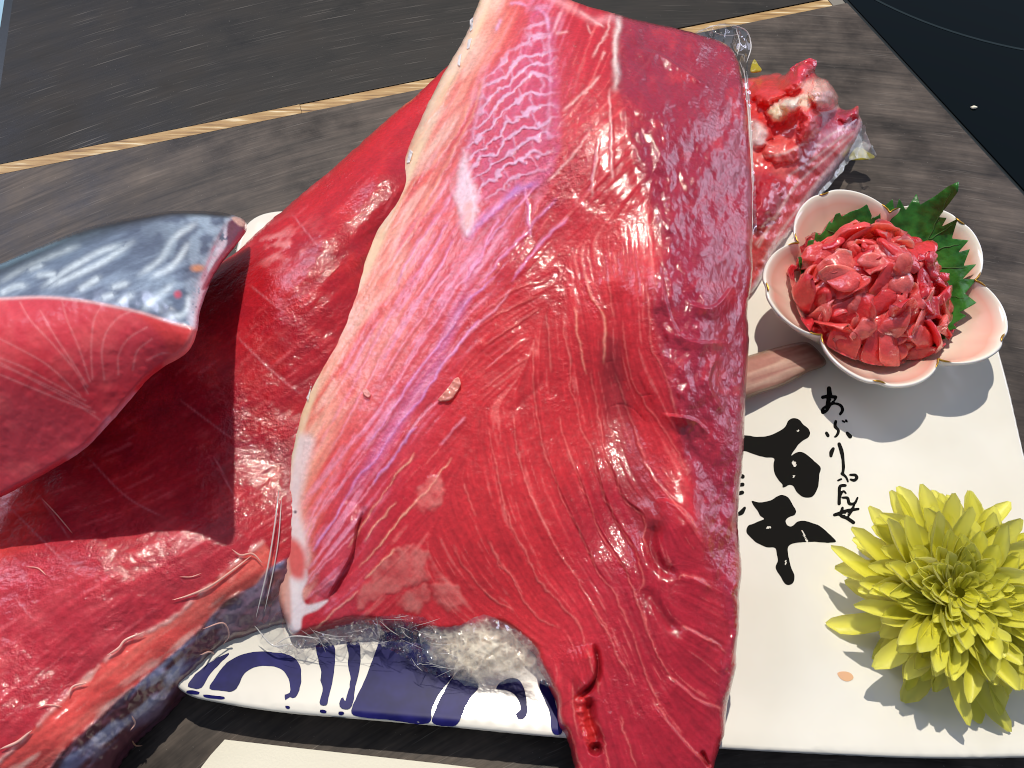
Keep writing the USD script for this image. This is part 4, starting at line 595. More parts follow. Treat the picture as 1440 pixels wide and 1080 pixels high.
sk_n = nz(p, 9, 3, 3, (6, 1), math.radians(-22)); col = np.tile(lin((98, 110, 132)), (len(p), 1)); col = over(col, np.clip((sk_n - .42) * 4, 0, 1), (142, 158, 180), .7); sk_f = nz(p, 4, 33, 3, (7, 1), math.radians(-22)); col = over(col, np.clip((sk_f - .5) * 5, 0, 1), (80, 90, 112), .5)
dark = np.clip(1 - linedist(p, [[(-60, 385), (0, 371), (120, 321), (240, 297), (322, 301)]], 70)[0] / np.interp(u, [0, 150, 240, 330], [34, 30, 14, 8]), 0, 1); 
stripes = tile(0, 280, 3.0, [(0, 350), (100, 290), (190, 250), (330, 195)], [(120, 300), (180, 275)], [(150, 320), (240, 318)], [(180, 370), (300, 290), (430, 220), (520, 190)], [(210, 370), (340, 310), (440, 260), (560, 180)], [(330, 385), (420, 330)], [(470, 375), (540, 355)], [(590, 320), (680, 250), (740, 160), (830, 100)], [(600, 470), (680, 400), (730, 360)], [(500, 440), (560, 400)], [(640, 330), (730, 280), (800, 180)], [(700, 500), (780, 480), (800, 400)], [(430, 420), (480, 400)], [(0, 400), (60, 370), (110, 365)])
d, t = linedist(p, stripes, 22); wv = np.exp(-(d / 4.6) ** 2) * np.clip(.45 + .8 * nz(p, 12, 6), 0, 1) * np.clip(np.minimum(t, 1 - t) * 6 + .3, 0, 1); col = over(col, wv, (214, 226, 234), .88)
col = over(col, np.clip((u - 180) / 120, 0, 1) * np.clip((nz(p, 16, 7) - .4) * 4, 0, 1), (176, 196, 214), .7)
col = over(col, np.clip(dark * 1.6 - .2, 0, 1), (34, 34, 40), .95)
redge = np.clip(1 - linedist(p, [[(330, 318), (312, 345), (297, 380), (285, 410), (277, 440), (274, 462)]], 40)[0] / 16, 0, 1); col = over(col, redge * (nz(p, 8, 9) > .35), (232, 214, 226), .8)
for cx, cy, rx, ry, c in ((278, 377, 9, 5, (222, 150, 110)), (250, 414, 5, 5, (196, 80, 100))):
    col = over(col, np.clip(1.5 - np.hypot((u - cx) / rx, (v - cy) / ry + .4 * (nz(p, 6, 4) - .5)), 0, 1), c, .9)
col = over(col, inside(p, [(322, 312), (350, 308), (350, 330), (318, 368), (296, 402), (284, 408), (300, 372), (318, 345)], 4), (104, 34, 66), .9); col = over(col, inside(p, [(326, 306), (338, 306), (348, 318), (338, 318)], 3), (232, 190, 176), .9)
fl_ = nz(p, 30, 10); red = np.tile(lin((208, 66, 78)), (len(p), 1)); red = over(red, np.clip((fl_ - .45) * 3, 0, 1), (222, 92, 96), .7); red = over(red, np.clip(1 - linedist(p, [[(40, 520), (130, 560), (200, 540), (255, 490)]], 80)[0] / 50, 0, 1), (206, 36, 50), .5)
X = (0, 280, 3.0)
rays = tile(*X, [(370, 820), (330, 740), (230, 620), (120, 500), (85, 435)], [(370, 790), (300, 680), (220, 560), (170, 470)], [(380, 770), (330, 620), (280, 500), (262, 430)], [(390, 760), (385, 620), (400, 500), (430, 450)], [(440, 760), (430, 640), (450, 560), (500, 500), (560, 470)], [(500, 740), (500, 660), (540, 590), (620, 540)], [(560, 720), (580, 640), (640, 590)], [(360, 850), (230, 780), (100, 710), (0, 670)], [(380, 880), (250, 810), (120, 750), (0, 700)], [(400, 900), (240, 840), (0, 740)], [(420, 930), (300, 850), (150, 770), (0, 690)], [(340, 830), (200, 700), (60, 620), (0, 590)], [(620, 680), (690, 650), (760, 660)])
d, t = linedist(p, rays, 9); red = over(red, np.exp(-(d / 1.5) ** 2) * np.clip(.3 + nz(p, 14, 12), 0, 1), (232, 138, 140), .62)
red = over(red, inside(p, [(190, 435), (277, 460), (270, 500), (240, 512), (232, 480)], 12), (222, 70, 70), .8); red = over(red, np.clip(1 - linedist(p, [[(275, 468), (262, 492), (236, 513)]], 30)[0] / 9, 0, 1), (238, 140, 140), .8)
d, t = linedist(p, [[(155, 590), (130, 625), (100, 645)], [(190, 556), (160, 590)]], 20); red = over(red, np.exp(-(d / 5) ** 2), (232, 170, 190), .8)
col = col * (1 - cf[:, None]) + red * cf[:, None]; d, t = linedist(p, [cut_line], 20); col = over(col, np.exp(-((d) / 2.2) ** 2), (238, 184, 186), .9)
bl.z += .0008 * cf * (nz(p, 10, 14) - .5) + .002 * (1 - cf) * (nz(p, 40, 15) - .5) + .004 * inside(p, [(322, 312), (350, 308), (350, 330), (318, 368), (296, 402), (284, 408)], 6) * (nz(p, 10, 16) - .8)
bl.col, bl.wet = np.clip(col, 0, 1), np.clip(.25 + .4 * redge + .2 * cf, 0, 1); bl.finish()
blk = thing('tuna_tail_piece', 'thick tuna piece with striped silver blue skin, resting on the dark fillet', 'fish piece')
sc = bl.split(cutp); bl.emit('cut_face', 'cut_flesh', blk, sc, 'smooth red cut face with fine radiating pale lines'); bl.emit('skin', 'skin', blk, ~sc, 'striped silver blue skin, black along the back')

# ------------------------------------------------------------------ collar piece behind on the right
TC = (1000, 60, 3.0)
CO = tile(*TC, [(60, 160), (168, 148), (285, 128), (305, 138), (345, 100), (390, 78), (440, 100), (438, 122), (452, 142), (492, 160), (532, 220), (541, 272), (590, 282), (620, 264), (624, 300), (638, 335), (632, 372), (600, 432), (520, 540), (440, 640), (400, 720), (340, 800), (270, 880), (232, 960), (180, 1050), (120, 1080), (20, 900), (20, 400)])[0]
CZ = [(*tile(*TC, [(x, y)])[0][0], z) for x, y, z in ((60, 160, .03), (168, 150, .034), (285, 130, .036), (345, 105, .05), (390, 80, .052), (440, 105, .045), (530, 225, .038), (541, 275, .03), (620, 268, .036), (638, 340, .026), (600, 430, .022), (440, 640, .022), (340, 800, .022), (230, 960, .022), (150, 1060, .022), (250, 220, .05), (370, 170, .062), (450, 220, .058), (300, 300, .052), (400, 330, .058), (520, 330, .036), (560, 350, .034), (300, 480, .046), (420, 480, .042), (250, 650, .042), (350, 620, .036), (220, 820, .036), (60, 400, .04), (60, 700, .04))]
co = Patch(CO, CZ, 2.0, round_px=7, round_h=.005, base=lambda V: np.where(shapely.contains_xy(PP.buffer(-.002), V[:, 0], V[:, 1]), .019, .0005), jag=1.4, seed=7)
p, u, v = co.p, co.p[:, 0], co.p[:, 1]; q = (p - [1000, 60]) * 3.0
col = np.tile(lin((216, 66, 68)), (len(p), 1)); col = over(col, np.clip((nz(p, 22, 2) - .45) * 4, 0, 1), (232, 110, 104), .7); col = over(col, inside(q, [(165, 560), (330, 590), (310, 700), (240, 770), (170, 810)], 50), (164, 28, 50), .85)
for pl, c, a, s in (([(170, 170), (290, 150), (350, 200), (330, 260), (240, 310), (170, 320)], (222, 50, 44), .85, 30), ([(310, 140), (390, 80), (440, 105), (400, 160), (340, 170)], (216, 44, 60), .9, 16), ([(380, 180), (470, 150), (530, 220), (540, 275), (470, 290), (420, 240)], (244, 186, 172), .85, 30), ([(250, 270), (340, 230), (410, 220), (420, 260), (340, 300), (260, 320)], (246, 226, 208), .9, 24), ([(240, 290), (310, 260), (320, 320), (260, 330)], (240, 206, 160), .7, 14), ([(165, 330), (230, 360), (230, 420), (165, 460)], (240, 216, 216), .8, 30), ([(450, 310), (600, 280), (625, 310), (600, 360), (470, 380)], (170, 40, 70), .85, 16), ([(370, 270), (430, 290), (450, 360), (430, 430), (380, 400), (360, 330)], (226, 74, 80), .85, 16), ([(440, 400), (560, 350), (610, 360), (480, 440), (400, 480)], (232, 150, 170), .6, 24)): col = over(col, inside(q, pl, s), c, a)
st = [np.array(l) / 3.0 + [1000, 60] for l in ([(600, 380), (480, 490), (360, 600), (280, 720), (200, 860)], [(620, 400), (500, 530), (400, 660), (300, 790), (220, 920)], [(560, 390), (420, 500), (330, 560)], [(610, 350), (520, 380), (440, 440)], [(590, 420), (470, 560), (370, 690)], [(400, 420), (300, 470), (220, 480)], [(330, 640), (260, 760), (190, 850)])]
d, t = linedist(p, st, 9); col = over(col, np.exp(-(d / 2) ** 2), (246, 196, 190), .75)
d, t = linedist(p, [CO[15:25]], 25); col = over(col, np.clip(1 - d / 9, 0, 1), (232, 214, 220), .85)
q2 = q + (np.c_[nz(p, 12, 25), nz(p, 12, 26)] - .5) * 60
dome = np.zeros(len(p))
for x, y, a, b, h, rot in ((395, 112, 62, 34, .010, -.5), (480, 215, 66, 70, .016, 0), (330, 262, 60, 34, .010, -.4), (280, 300, 44, 44, .007, 0), (412, 350, 40, 84, .011, .15), (240, 205, 80, 60, .008, 0), (330, 165, 70, 44, .009, -.6), (590, 305, 60, 30, .007, -.3), (200, 390, 60, 60, .006, 0), (230, 680, 60, 110, .006, .4), (300, 460, 80, 50, .005, 0)):
    X_, Y_ = q2[:, 0] - x, q2[:, 1] - y; c_, s_ = math.cos(rot), math.sin(rot); e = ((X_ * c_ + Y_ * s_) / a) ** 2 + ((-X_ * s_ + Y_ * c_) / b) ** 2; dome = np.maximum(dome, h * np.sqrt(np.clip(1 - e, 0, 1)))
dz = dome + .006 * (nz(p, 26, 5) - .5) + .0012 * (nz(p, 9, 6) - .5)
co.z += dz; co.col, co.wet = np.clip(col, 0, 1), np.full(len(p), .4); co.finish()
collar = thing('tuna_collar_piece', 'ragged pink tuna trimming with pale lumps, behind the loin near the bowl', 'fish piece'); co.emit('flesh', 'mince', collar)
def lump(name, c3, r, rot, cc, parent, m, seed, amp=.16, sub=4):
    s = trimesh.creation.icosphere(sub); w = s.vertices.copy(); w = w * (1 + amp * (meshkit.fbm(w * 1.6 + seed * 3.1, 3, seed)[:, None] - .5) * 2) * np.asarray(r); w = w @ trimesh.transformations.euler_matrix(*rot)[:3, :3].T + c3
    n = meshkit.fbm(w * 160, 2, seed); return obj(name, (w, s.faces), m, parent, smooth=True, col=np.tile(lin(cc), (len(w), 1)) * (.9 + .2 * n[:, None]), aux=np.full(len(w), .3))
for k, (x, y, z, r, rot, cc) in enumerate(((395, 105, .050, (.010, .005, .005), (0, 0, .5), (206, 44, 60)), (335, 262, .054, (.010, .006, .005), (0, 0, .3), (244, 222, 208)), (285, 296, .051, (.007, .007, .004), (0, 0, -.3), (240, 206, 170)))):
    lump('flesh_lump', at(*tile(*TC, [(x, y)])[0][0], z), r, rot, cc, collar, 'mince', k, .3)
# pale fin showing between the loin and the bowl
BT = (1000, 230, 3.273)
fo = np.vstack([tile(*BT, [(440, 822), (500, 870), (530, 920), (440, 962), (330, 1020), (165, 1076)])[0], [(985, 590), (985, 520)], tile(*BT, [(170, 884), (350, 834)])[0]])
fn = Patch(fo, [(1000, 550, .034), (1050, 530, .033), (1110, 512, .029), (1150, 508, .024), (1052, 500, .029), (1050, 558, .029), (1107, 485, .025), (1100, 541, .025), (1134, 482, .022)], 2.0, round_px=6, round_h=.003, base=.024)
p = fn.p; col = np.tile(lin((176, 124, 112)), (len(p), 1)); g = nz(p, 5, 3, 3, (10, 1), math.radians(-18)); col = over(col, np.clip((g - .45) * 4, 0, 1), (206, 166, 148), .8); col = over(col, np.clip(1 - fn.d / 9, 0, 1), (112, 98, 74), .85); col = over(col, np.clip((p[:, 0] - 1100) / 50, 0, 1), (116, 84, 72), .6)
fn.z += .001 * (g - .5); fn.col, fn.wet = col, np.full(len(p), .15); fn.finish(); fin = thing('tuna_fin', 'pinkish grey fin lying on the platter between loin and bowl', 'fin'); fn.emit('fin_blade', 'flesh_smooth', fin)

# ------------------------------------------------------------------ flower shaped bowl
bc = at(1244, 398, .05); bc[2] = PZ; BR = .0665; ROT = math.radians(39); BT_ = math.tan(math.radians(5))
def btilt(V): V = np.array(V); V[:, 2] += BT_ * np.maximum(V[:, 1] - bc[1] + .03, 0); return V
nb_t, prof = 220, [(.0, .0062), (.25, .0062), (.42, .0068), (.56, .0095), (.70, .016), (.82, .0235), (.92, .0305), (.97, .0345), (.995, .0362), (1.01, .0363), (1.02, .0352), (1.0, .0325), (.93, .0265), (.80, .0175), (.64, .0085), (.50, .0045), (.46, .0036), (.45, .0006), (.40, .0006), (.0, .0012)]
th = np.linspace(0, 2 * np.pi, nb_t, endpoint=False)
def lobe(th, k):
    c = np.abs(np.cos(2.5 * (th - ROT))); notch = 1 - .23 * (1 - c ** .8) ; cusp = np.exp(-(np.abs(((th - ROT) * 5 / (2 * np.pi) + .5) % 1 - .5) / .045) ** 2) * -.02
    return 1 + k * (notch + cusp - 1)
V, C = [], []
for i, (r, z) in enumerate(prof):
    k = np.clip(r * 1.3 - .3, 0, 1); z = z * .85; rr = BR * r * lobe(th, k); zz = z + .0022 * np.clip((r - .5) * 2, 0, 1) * (np.abs(np.cos(2.5 * (th - ROT))) - .6)
    V.append(np.c_[rr * np.cos(th), rr * np.sin(th), zz]); inn = i < 9
    peach = np.clip((r - .66) / .24, 0, 1) * np.clip(1 - (r - .93) / .06, 0, 1) if inn else 0
    C.append(np.tile(lin((240, 230, 212)) * (1 - peach) + lin((238, 178, 158)) * peach, (nb_t, 1)) if inn else np.tile(lin((236, 232, 228)), (nb_t, 1)))
n = nb_t; F = []
for i in range(len(prof) - 1):
    a, b = i * n + np.arange(n), (i + 1) * n + np.arange(n); F += [np.c_[a, b, np.roll(a, -1)], np.c_[np.roll(a, -1), b, np.roll(b, -1)]]
V = btilt(np.vstack(V) + bc); F = np.vstack(F); C = np.vstack(C); t = V[F]; nn = np.cross(t[:, 1] - t[:, 0], t[:, 2] - t[:, 0])
if nn[:n * 4, 2].sum() < 0: F = F[:, ::-1]
bowl = thing('flower_bowl', 'small white five petalled bowl with peach glaze and gold rim touches on the platter', 'bowl'); obj('body', (V, F), 'bowl_glaze', bowl, smooth=True, col=C)
for j in range(10):
    a0 = ROT + j * np.pi / 5; w = .09 if j % 2 else .05; a = np.linspace(a0 - w, a0 + w, 9); k = 1.0
    rr = BR * 1.003 * lobe(a, k); zz = .0366 * .85 + .0022 * (np.abs(np.cos(2.5 * (a - ROT))) - .6)
    obj('gold_trim', (lambda m: (btilt(m[0]), m[1]))(tube(np.c_[rr * np.cos(a), rr * np.sin(a), zz] + bc + [0, 0, 0], .0006)), 'gold', bowl, smooth=True)
PR = np.array(prof[:9])
def bowl_z(V):
    d = np.hypot(V[:, 0] - bc[0], V[:, 1] - bc[1]) / BR; return bc[2] + np.interp(d, PR[:, 0] * .9, PR[:, 1] * .85) + BT_ * np.maximum(V[:, 1] - bc[1] + .03, 0)
# serrated green leaves under the chopped fish
def leaf(poly, lift, label, ribs, tipz=None):
    o = tile(*BT, poly)[0]
    V, F, q = sheet(o, lambda V, p: bowl_z(V) + .003 + lift(p) + .0016 * (nz(p, 10, 4) - .5), 2.6, thick=.0005, smooth=False)
    t = thing('shiso_leaf', label, 'leaf', 'green leaves under the chopped tuna'); obj('blade', (V, F), 'leaf', t, smooth=True)
    z = lambda l: cKDTree(q[:len(q) // 2]).query(l)[1]
    for r in ribs:
        l = smoothpoly(tile(*BT, r)[0], 6, closed=False); i = z(l); obj('vein', tube(V[i] + [0, 0, .0002], .00035, 5), 'leaf_vein', t, smooth=True)
def tl(p):
    k = np.clip((p[:, 0] - 1290) / 55, 0, 1) * np.clip((330 - p[:, 1]) / 70, 0, 1); return .018 * k + .004 * np.clip((p[:, 0] - 1270) / 80, 0, 1)
leaf([(700, 330), (740, 250), (770, 240), (800, 195), (835, 163), (846, 228), (866, 160), (896, 215), (945, 138), (962, 190), (1030, 150), (1090, 105), (1142, 82), (1136, 130), (1095, 185), (1045, 246), (1085, 250), (1062, 290), (1136, 253), (1108, 345), (1186, 353), (1138, 408), (1192, 393), (1162, 470), (1222, 463), (1158, 530), (1222, 533), (1168, 598), (1222, 640), (1142, 685), (1176, 700), (1112, 740), (1132, 756), (1062, 775), (1082, 806), (1022, 810), (1042, 842), (982, 835), (952, 882), (922, 850), (892, 884), (850, 852), (760, 830), (700, 700)], tl, 'large green serrated leaf with pointed raised tip, right of the chopped tuna', [[(800, 760), (900, 560), (1000, 350), (1060, 220), (1130, 95)], [(930, 500), (1050, 480), (1180, 480)], [(960, 430), (1060, 390), (1150, 370)], [(890, 580), (1000, 600), (1160, 620)], [(860, 650), (960, 700), (1080, 760)], [(1000, 350), (1060, 320), (1110, 280)], [(840, 710), (900, 780), (960, 850)]])
leaf([(740, 240), (718, 186), (690, 205), (640, 222), (600, 245), (594, 226), (572, 232), (556, 276), (545, 263), (522, 308), (500, 332), (482, 313), (476, 350), (446, 354), (440, 410), (424, 432), (402, 428), (406, 470), (416, 500), (402, 545), (432, 560), (470, 540), (560, 600), (680, 500)], lambda p: .003 + 0 * p[:, 0], 'green serrated leaf edge peeping out left of the chopped tuna', [[(640, 430), (560, 400), (450, 420)], [(620, 380), (560, 320), (530, 300)]])

# ------------------------------------------------------------------ heap of chopped tuna
heap = thing('chopped_tuna', 'glistening heap of chopped red tuna in the flower shaped bowl', 'chopped fish')
hc = at(1236, 388, .052); hc[2] = PZ + .011; HR = np.array([.0425, .0425, .036]); rng = np.random.default_rng(11)
s = trimesh.creation.icosphere(4); w = s.vertices.copy(); w[:, 2] = np.maximum(w[:, 2], -.1); w = w * HR * .88 * (1 + .18 * (meshkit.fbm(w * 2.2, 3, 3)[:, None] - .5)) + hc; w[:, 2] = np.maximum(w[:, 2], bowl_z(w) + .001)
obj('core', (w, s.faces), 'mince', heap, smooth=True, col=np.tile(lin((210, 40, 46)), (len(w), 1)), aux=np.full(len(w), .6))
def slice_mesh(L, W, T, bend, twist, seed):
    nu, m = 16, 14; a = np.linspace(-1, 1, nu); ph = np.linspace(0, 2 * np.pi, m, endpoint=False); A, P_ = np.meshgrid(a, ph, indexing='ij')
    e = np.clip(1 - np.abs(A) ** 4, .01, 1) ** .5; pr = meshkit.fbm(np.c_[(A * 1.4 + seed).ravel(), (np.cos(P_) * .7).ravel(), np.full(A.size, seed * 1.7)], 3, seed).reshape(A.shape) - .5
    cy, cz = np.sign(np.cos(P_)) * np.abs(np.cos(P_)) ** .8, np.sin(P_); y = cy * W * e * (1 + .5 * pr); z = cz * T * e * (1 + .6 * pr); x = A * L + .2 * L * pr
    y = y + .4 * W * np.sin(A * 1.7 + seed); z = z - bend * (A * L) ** 2 * 18 + .005 * pr * 1.4 + twist * A * cy * W - .25 * np.abs(cy) ** 2 * W * math.cos(seed)
    V = np.stack([x, y, z], -1).reshape(-1, 3); i = np.arange(nu - 1)[:, None] * m; j = np.arange(m)[None]; q = np.stack([i + j, i + (j + 1) % m, i + m + (j + 1) % m, i + m + j], -1).reshape(-1, 4); q = q[:, ::-1]
    n = len(V); V = np.vstack([V, V[:m].mean(0), V[-m:].mean(0)]); c = np.arange(m)
    return V, np.vstack([q[:, [0, 1, 2]], q[:, [0, 2, 3]], np.c_[np.full(m, n), np.roll(c, -1), c], np.c_[np.full(m, n + 1), (nu - 1) * m + c, (nu - 1) * m + np.roll(c, -1)]])
k = 0
for ring, (el0, num) in enumerate(((2, 24), (14, 26), (26, 26), (38, 24), (50, 20), (62, 16), (74, 11), (86, 5))):
    for i in range(num):
        el = math.radians(el0 + rng.uniform(-7, 7)); az = 2 * np.pi * (i + rng.uniform(-.25, .25) + .5 * (ring % 2)) / num; nrm = np.array([math.cos(el) * math.cos(az), math.cos(el) * math.sin(az), math.sin(el)])
        pos = hc + nrm * HR * (1 + rng.uniform(-.10, .10)); nn_ = nrm / HR * .04; nn_ /= np.linalg.norm(nn_); nn_ += rng.normal(0, .36, 3); nn_ /= np.linalg.norm(nn_)
        tg = np.cross(nn_, rng.normal(0, 1, 3)); tg /= np.linalg.norm(tg); bt = np.cross(nn_, tg); big_ = rng.random() < .22; V, F = slice_mesh(rng.uniform(.012, .018), rng.uniform(.006, .0095), rng.uniform(.0014, .002), rng.uniform(.2, 1.0), rng.uniform(-.5, .5), k) if big_ else slice_mesh(rng.uniform(.005, .013), rng.uniform(.003, .0066), rng.uniform(.0014, .0024), rng.uniform(.4, 1.8), rng.uniform(-.8, .8), k)
        V = pos + V[:, :1] * tg + V[:, 1:2] * bt + V[:, 2:] * nn_; rr_ = np.hypot(*(V[:, :2] - hc[:2]).T); V[:, :2] = hc[:2] + (V[:, :2] - hc[:2]) * np.minimum(1, .049 / np.maximum(rr_, 1e-6))[:, None]; low_ = np.maximum(bowl_z(V) + .002 - V[:, 2], 0); V[:, 2] += np.minimum(low_, .02)
        c = lin([(226, 52, 56), (234, 74, 74), (214, 40, 50), (238, 96, 92)][rng.integers(4)]); cc = np.tile(c, (len(V), 1)) * (.9 + .2 * meshkit.fbm(V * 160, 2, k)[:, None])
        obj('slice', (V, F), 'mince', heap, smooth=True, col=cc, aux=np.full(len(V), .7)); k += 1

# ------------------------------------------------------------------ chrysanthemum
fc = at(1338, 832, .034); fc[2] = PZ + .007
mum = thing('chrysanthemum', 'large yellow green chrysanthemum head on the right front of the platter', 'flower', loc=None)
def petal(L, W, cup, curl, lift, az, r0, z0, seed, notch=.0, roll=0.0):
    nu, nv = 11, 5; t = np.linspace(0, 1, nu); b = np.linspace(-1, 1, nv); A, B = np.meshgrid(t, b, indexing='ij')
    wd = W * (.42 + .58 * np.sin(np.clip(A, 0, 1) * np.pi * .55)) * np.where(A > .72, np.sqrt(np.clip(1 - ((A - .72) / .285) ** 2, .0, 1)), 1)
    ang = lift + curl * A; dx = np.cumsum(np.cos(ang[:, 2])) * L / nu; dzv = np.cumsum(np.sin(ang[:, 2])) * L / nu
    x = np.tile(dx[:, None], (1, nv)); z = np.tile(dzv[:, None], (1, nv)); nx, nzv = -np.sin(ang), np.cos(ang); c = cup * wd * (B ** 2) + .05 * W * np.cos(B * 9) * (A > .1); x = x + nx * c; z = z + nzv * c; y = B * wd * .5 + roll * A ** 2 * L
    p = np.stack([x + r0, y, z + z0], -1).reshape(-1, 3); n = len(p); nr = np.stack([nx, 0 * nx, nzv], -1).reshape(-1, 3); th_ = .00035; V = np.vstack([p, p - nr * th_])
    ca, sa = math.cos(az), math.sin(az); V = V @ np.array([[ca, sa, 0], [-sa, ca, 0], [0, 0, 1]])
    i = np.arange(nu - 1)[:, None] * nv; j = np.arange(nv - 1)[None]; q = np.stack([i + j, i + nv + j, i + nv + j + 1, i + j + 1], -1).reshape(-1, 4); f = np.vstack([q[:, [0, 1, 2]], q[:, [0, 2, 3]]])
    per = np.r_[np.arange(nv), (np.arange(1, nu) * nv + nv - 1), ((nu - 1) * nv + np.arange(nv - 2, -1, -1)), (np.arange(nu - 2, 0, -1) * nv)]; p2 = np.roll(per, -1)
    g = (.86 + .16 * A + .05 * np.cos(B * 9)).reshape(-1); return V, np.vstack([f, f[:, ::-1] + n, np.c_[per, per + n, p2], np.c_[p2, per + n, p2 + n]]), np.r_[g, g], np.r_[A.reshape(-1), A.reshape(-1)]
rng = np.random.default_rng(21); tilt = trimesh.transformations.euler_matrix(math.radians(10), math.radians(-4), 0)[:3, :3]
rows = [(18, .056, .0115, -.25, .08, .006, .008), (22, .053, .0112, -.1, .14, .006, .011), (26, .050, .011, .05, .2, .006, .0135), (28, .046, .011, .15, .26, .006, .016), (28, .042, .0105, .25, .32, .006, .018), (27, .037, .010, .35, .38, .005, .0195), (26, .032, .0095, .45, .45, .005, .0205), (23, .027, .009, .55, .52, .004, .0212), (19, .022, .0085, .6, .62, .003, .0218), (15, .017, .0075, .6, .75, .003, .022), (9, .012, .0065, .5, .95, .002, .022)]
for ri, (num, L, W, curl, lift, r0, z0) in enumerate(rows):
    for i in range(num):
        if ri == 0 and rng.random() < .22: continue
        az = 2 * np.pi * (i + .5 * (ri % 2) + rng.uniform(-.3, .3)) / num; V, F, g, A = petal(L * rng.uniform(.78, 1.12), W * rng.uniform(.85, 1.12), rng.uniform(.25, .6), curl * .75 + rng.uniform(-.4, .4), lift * .72 + rng.uniform(-.14, .14), az, r0, z0, i, roll=rng.uniform(-.4, .4))
        V = V * .89 @ tilt.T + fc; nh = len(V) // 2; V[:nh, 2] = np.maximum(V[:nh, 2], PZ + .0016); V[nh:, 2] = np.maximum(V[nh:, 2], PZ + .0012)
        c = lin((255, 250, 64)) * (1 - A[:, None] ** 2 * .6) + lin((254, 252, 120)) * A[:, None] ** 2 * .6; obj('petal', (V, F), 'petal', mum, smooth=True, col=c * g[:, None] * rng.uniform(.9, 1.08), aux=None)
s = trimesh.creation.icosphere(2, 1); w = s.vertices * [.010, .010, .007] + [0, 0, .008]; w = w @ tilt.T + fc; obj('flower_base', (w, s.faces), 'petal', mum, smooth=True, col=np.tile(lin((225, 220, 50)), (len(w), 1)))
# yellow petals peeping out behind the collar piece
for k, (pl, z, lab) in enumerate(((tile(*TC, [(168, 122), (170, 95), (182, 70), (200, 95), (214, 116), (190, 124)])[0], .030, 'small yellow petal standing up behind the wrapped loin edge'), (tile(*TC, [(582, 488), (600, 455), (622, 440), (660, 460), (692, 482), (640, 492)])[0], .014, 'yellow petal tip under the film beside the pink trimming'))):
    V, F, q = sheet(pl, lambda V, p: z + .004 * (nz(p, 12, k) - .3), 2, thick=.0006); o = obj('flower_petal', (V, F), 'petal', smooth=True, col=np.tile(lin((200, 188, 40)), (len(V), 1))); tag(o, lab, 'petal')

# ------------------------------------------------------------------ cling film
def ruffle(poly, z, amp, step, scale, seed, stretch=(1, 1), ang=0.0):
    """A crumpled sheet: sharp creases from folded noise."""
    o = smoothpoly(poly, step); o = o + (np.c_[nz(o, 6, seed), nz(o, 6, seed + 3)] - .5) * 7
    p, f, nb, P = grid_in(o, step); g = np.random.default_rng(seed); w = p + (np.c_[nz(p, scale * 3, seed), nz(p, scale * 3, seed + 2)] - .5) * scale * 2.2; r = np.zeros(len(p))
    for k in range(7):
        a = ang + g.normal(0, .9); lam = scale * g.uniform(.7, 2.0); q = (w[:, 0] * math.cos(a) + w[:, 1] * math.sin(a)) / lam + g.random(); r += np.abs(q % 2 - 1) * lam / scale * nz(p, scale * 2.5, seed + k + 20)
    r = (r - r.mean()) / r.std()
    zz = rbf(z, p) if not np.isscalar(z) else np.full(len(p), z)
    return at(p[:, 0], p[:, 1], zz + amp * .55 * r), f
wad = tile(*Z4, [(20, 660), (130, 632), (240, 590), (340, 565), (480, 552), (570, 580), (600, 640), (640, 740), (620, 765), (520, 740), (450, 690), (370, 655), (250, 655), (160, 668), (90, 690)])[0]
WZ = [(400, 905, .023), (430, 900, .025), (520, 870, .033), (600, 872, .035), (680, 868, .036), (740, 900, .038), (775, 960, .030), (700, 962, .023), (630, 950, .022), (560, 935, .023), (490, 905, .024), (640, 910, .031), (700, 920, .032)]
cf_ = thing('cling_film', 'crumpled clear film bunched under the lower edge of the big loin', 'film')
for k in range(2): obj('crumpled_layer', ruffle(wad, [(a, b, c + .001 * k - .002) for a, b, c in WZ], .004, 2.0, 13 - 2 * k, 30 + k, (1.6, 1), -.5 + k * 1.1), 'cling', cf_, smooth=12)
milk = tile(*Z4, [(520, 600), (640, 590), (740, 552), (830, 592), (900, 640), (950, 735), (985, 803), (900, 780), (760, 795), (690, 798), (610, 755), (540, 700)])[0]
for k in range(3):
    mz = [(a, b, c + .002 + .0008 * k) for a, b, c in WZ]; V, F = ruffle(milk, mz, .0012, 1.3, 17 - 4 * k, 50 + k, (1.5, 1), .7 - k * .4)
    pp = grid_in(smoothpoly(milk, 1.3) + (np.c_[nz(smoothpoly(milk, 1.3), 6, 50 + k), nz(smoothpoly(milk, 1.3), 6, 53 + k)] - .5) * 7, 1.3)[0]
    dd = shapely.distance(Polygon(milk).exterior, shapely.points(pp)); stk = np.maximum(nz(pp, 3, 60 + k, 3, (9, 1), .55 + .5 * k), nz(pp, 3, 70 + k, 3, (9, 1), -.5 + .4 * k))
    al = np.clip(dd / 26 + (nz(pp, 9, 80 + k) - .5) * 1.2 - .1, 0, 1) * np.clip((stk - .42) * 4.5, .12, 1) * .9
    obj('crumpled_layer', (V, F), 'cling_milky', cf_, smooth=True, aux=al)
rng = np.random.default_rng(5); cr = []
WP = Polygon(wad)
while len(cr) < 34:
    c0 = np.array([rng.uniform(385, 650), rng.uniform(862, 950)])
    if not WP.contains(Point(c0)): continue
    a = rng.normal(.2, .5); L_ = rng.uniform(12, 46); d = np.array([math.cos(a), math.sin(a)]); n_ = np.array([-d[1], d[0]]); q = np.array([c0 - d * L_ / 2, c0 + n_ * rng.normal(0, 1.5), c0 + d * L_ / 2]); z = rbf(WZ, q) + rng.uniform(.003, .008)
    cr.append(tube(at(q[:, 0], q[:, 1], z), rng.uniform(.00006, .00014), 4))
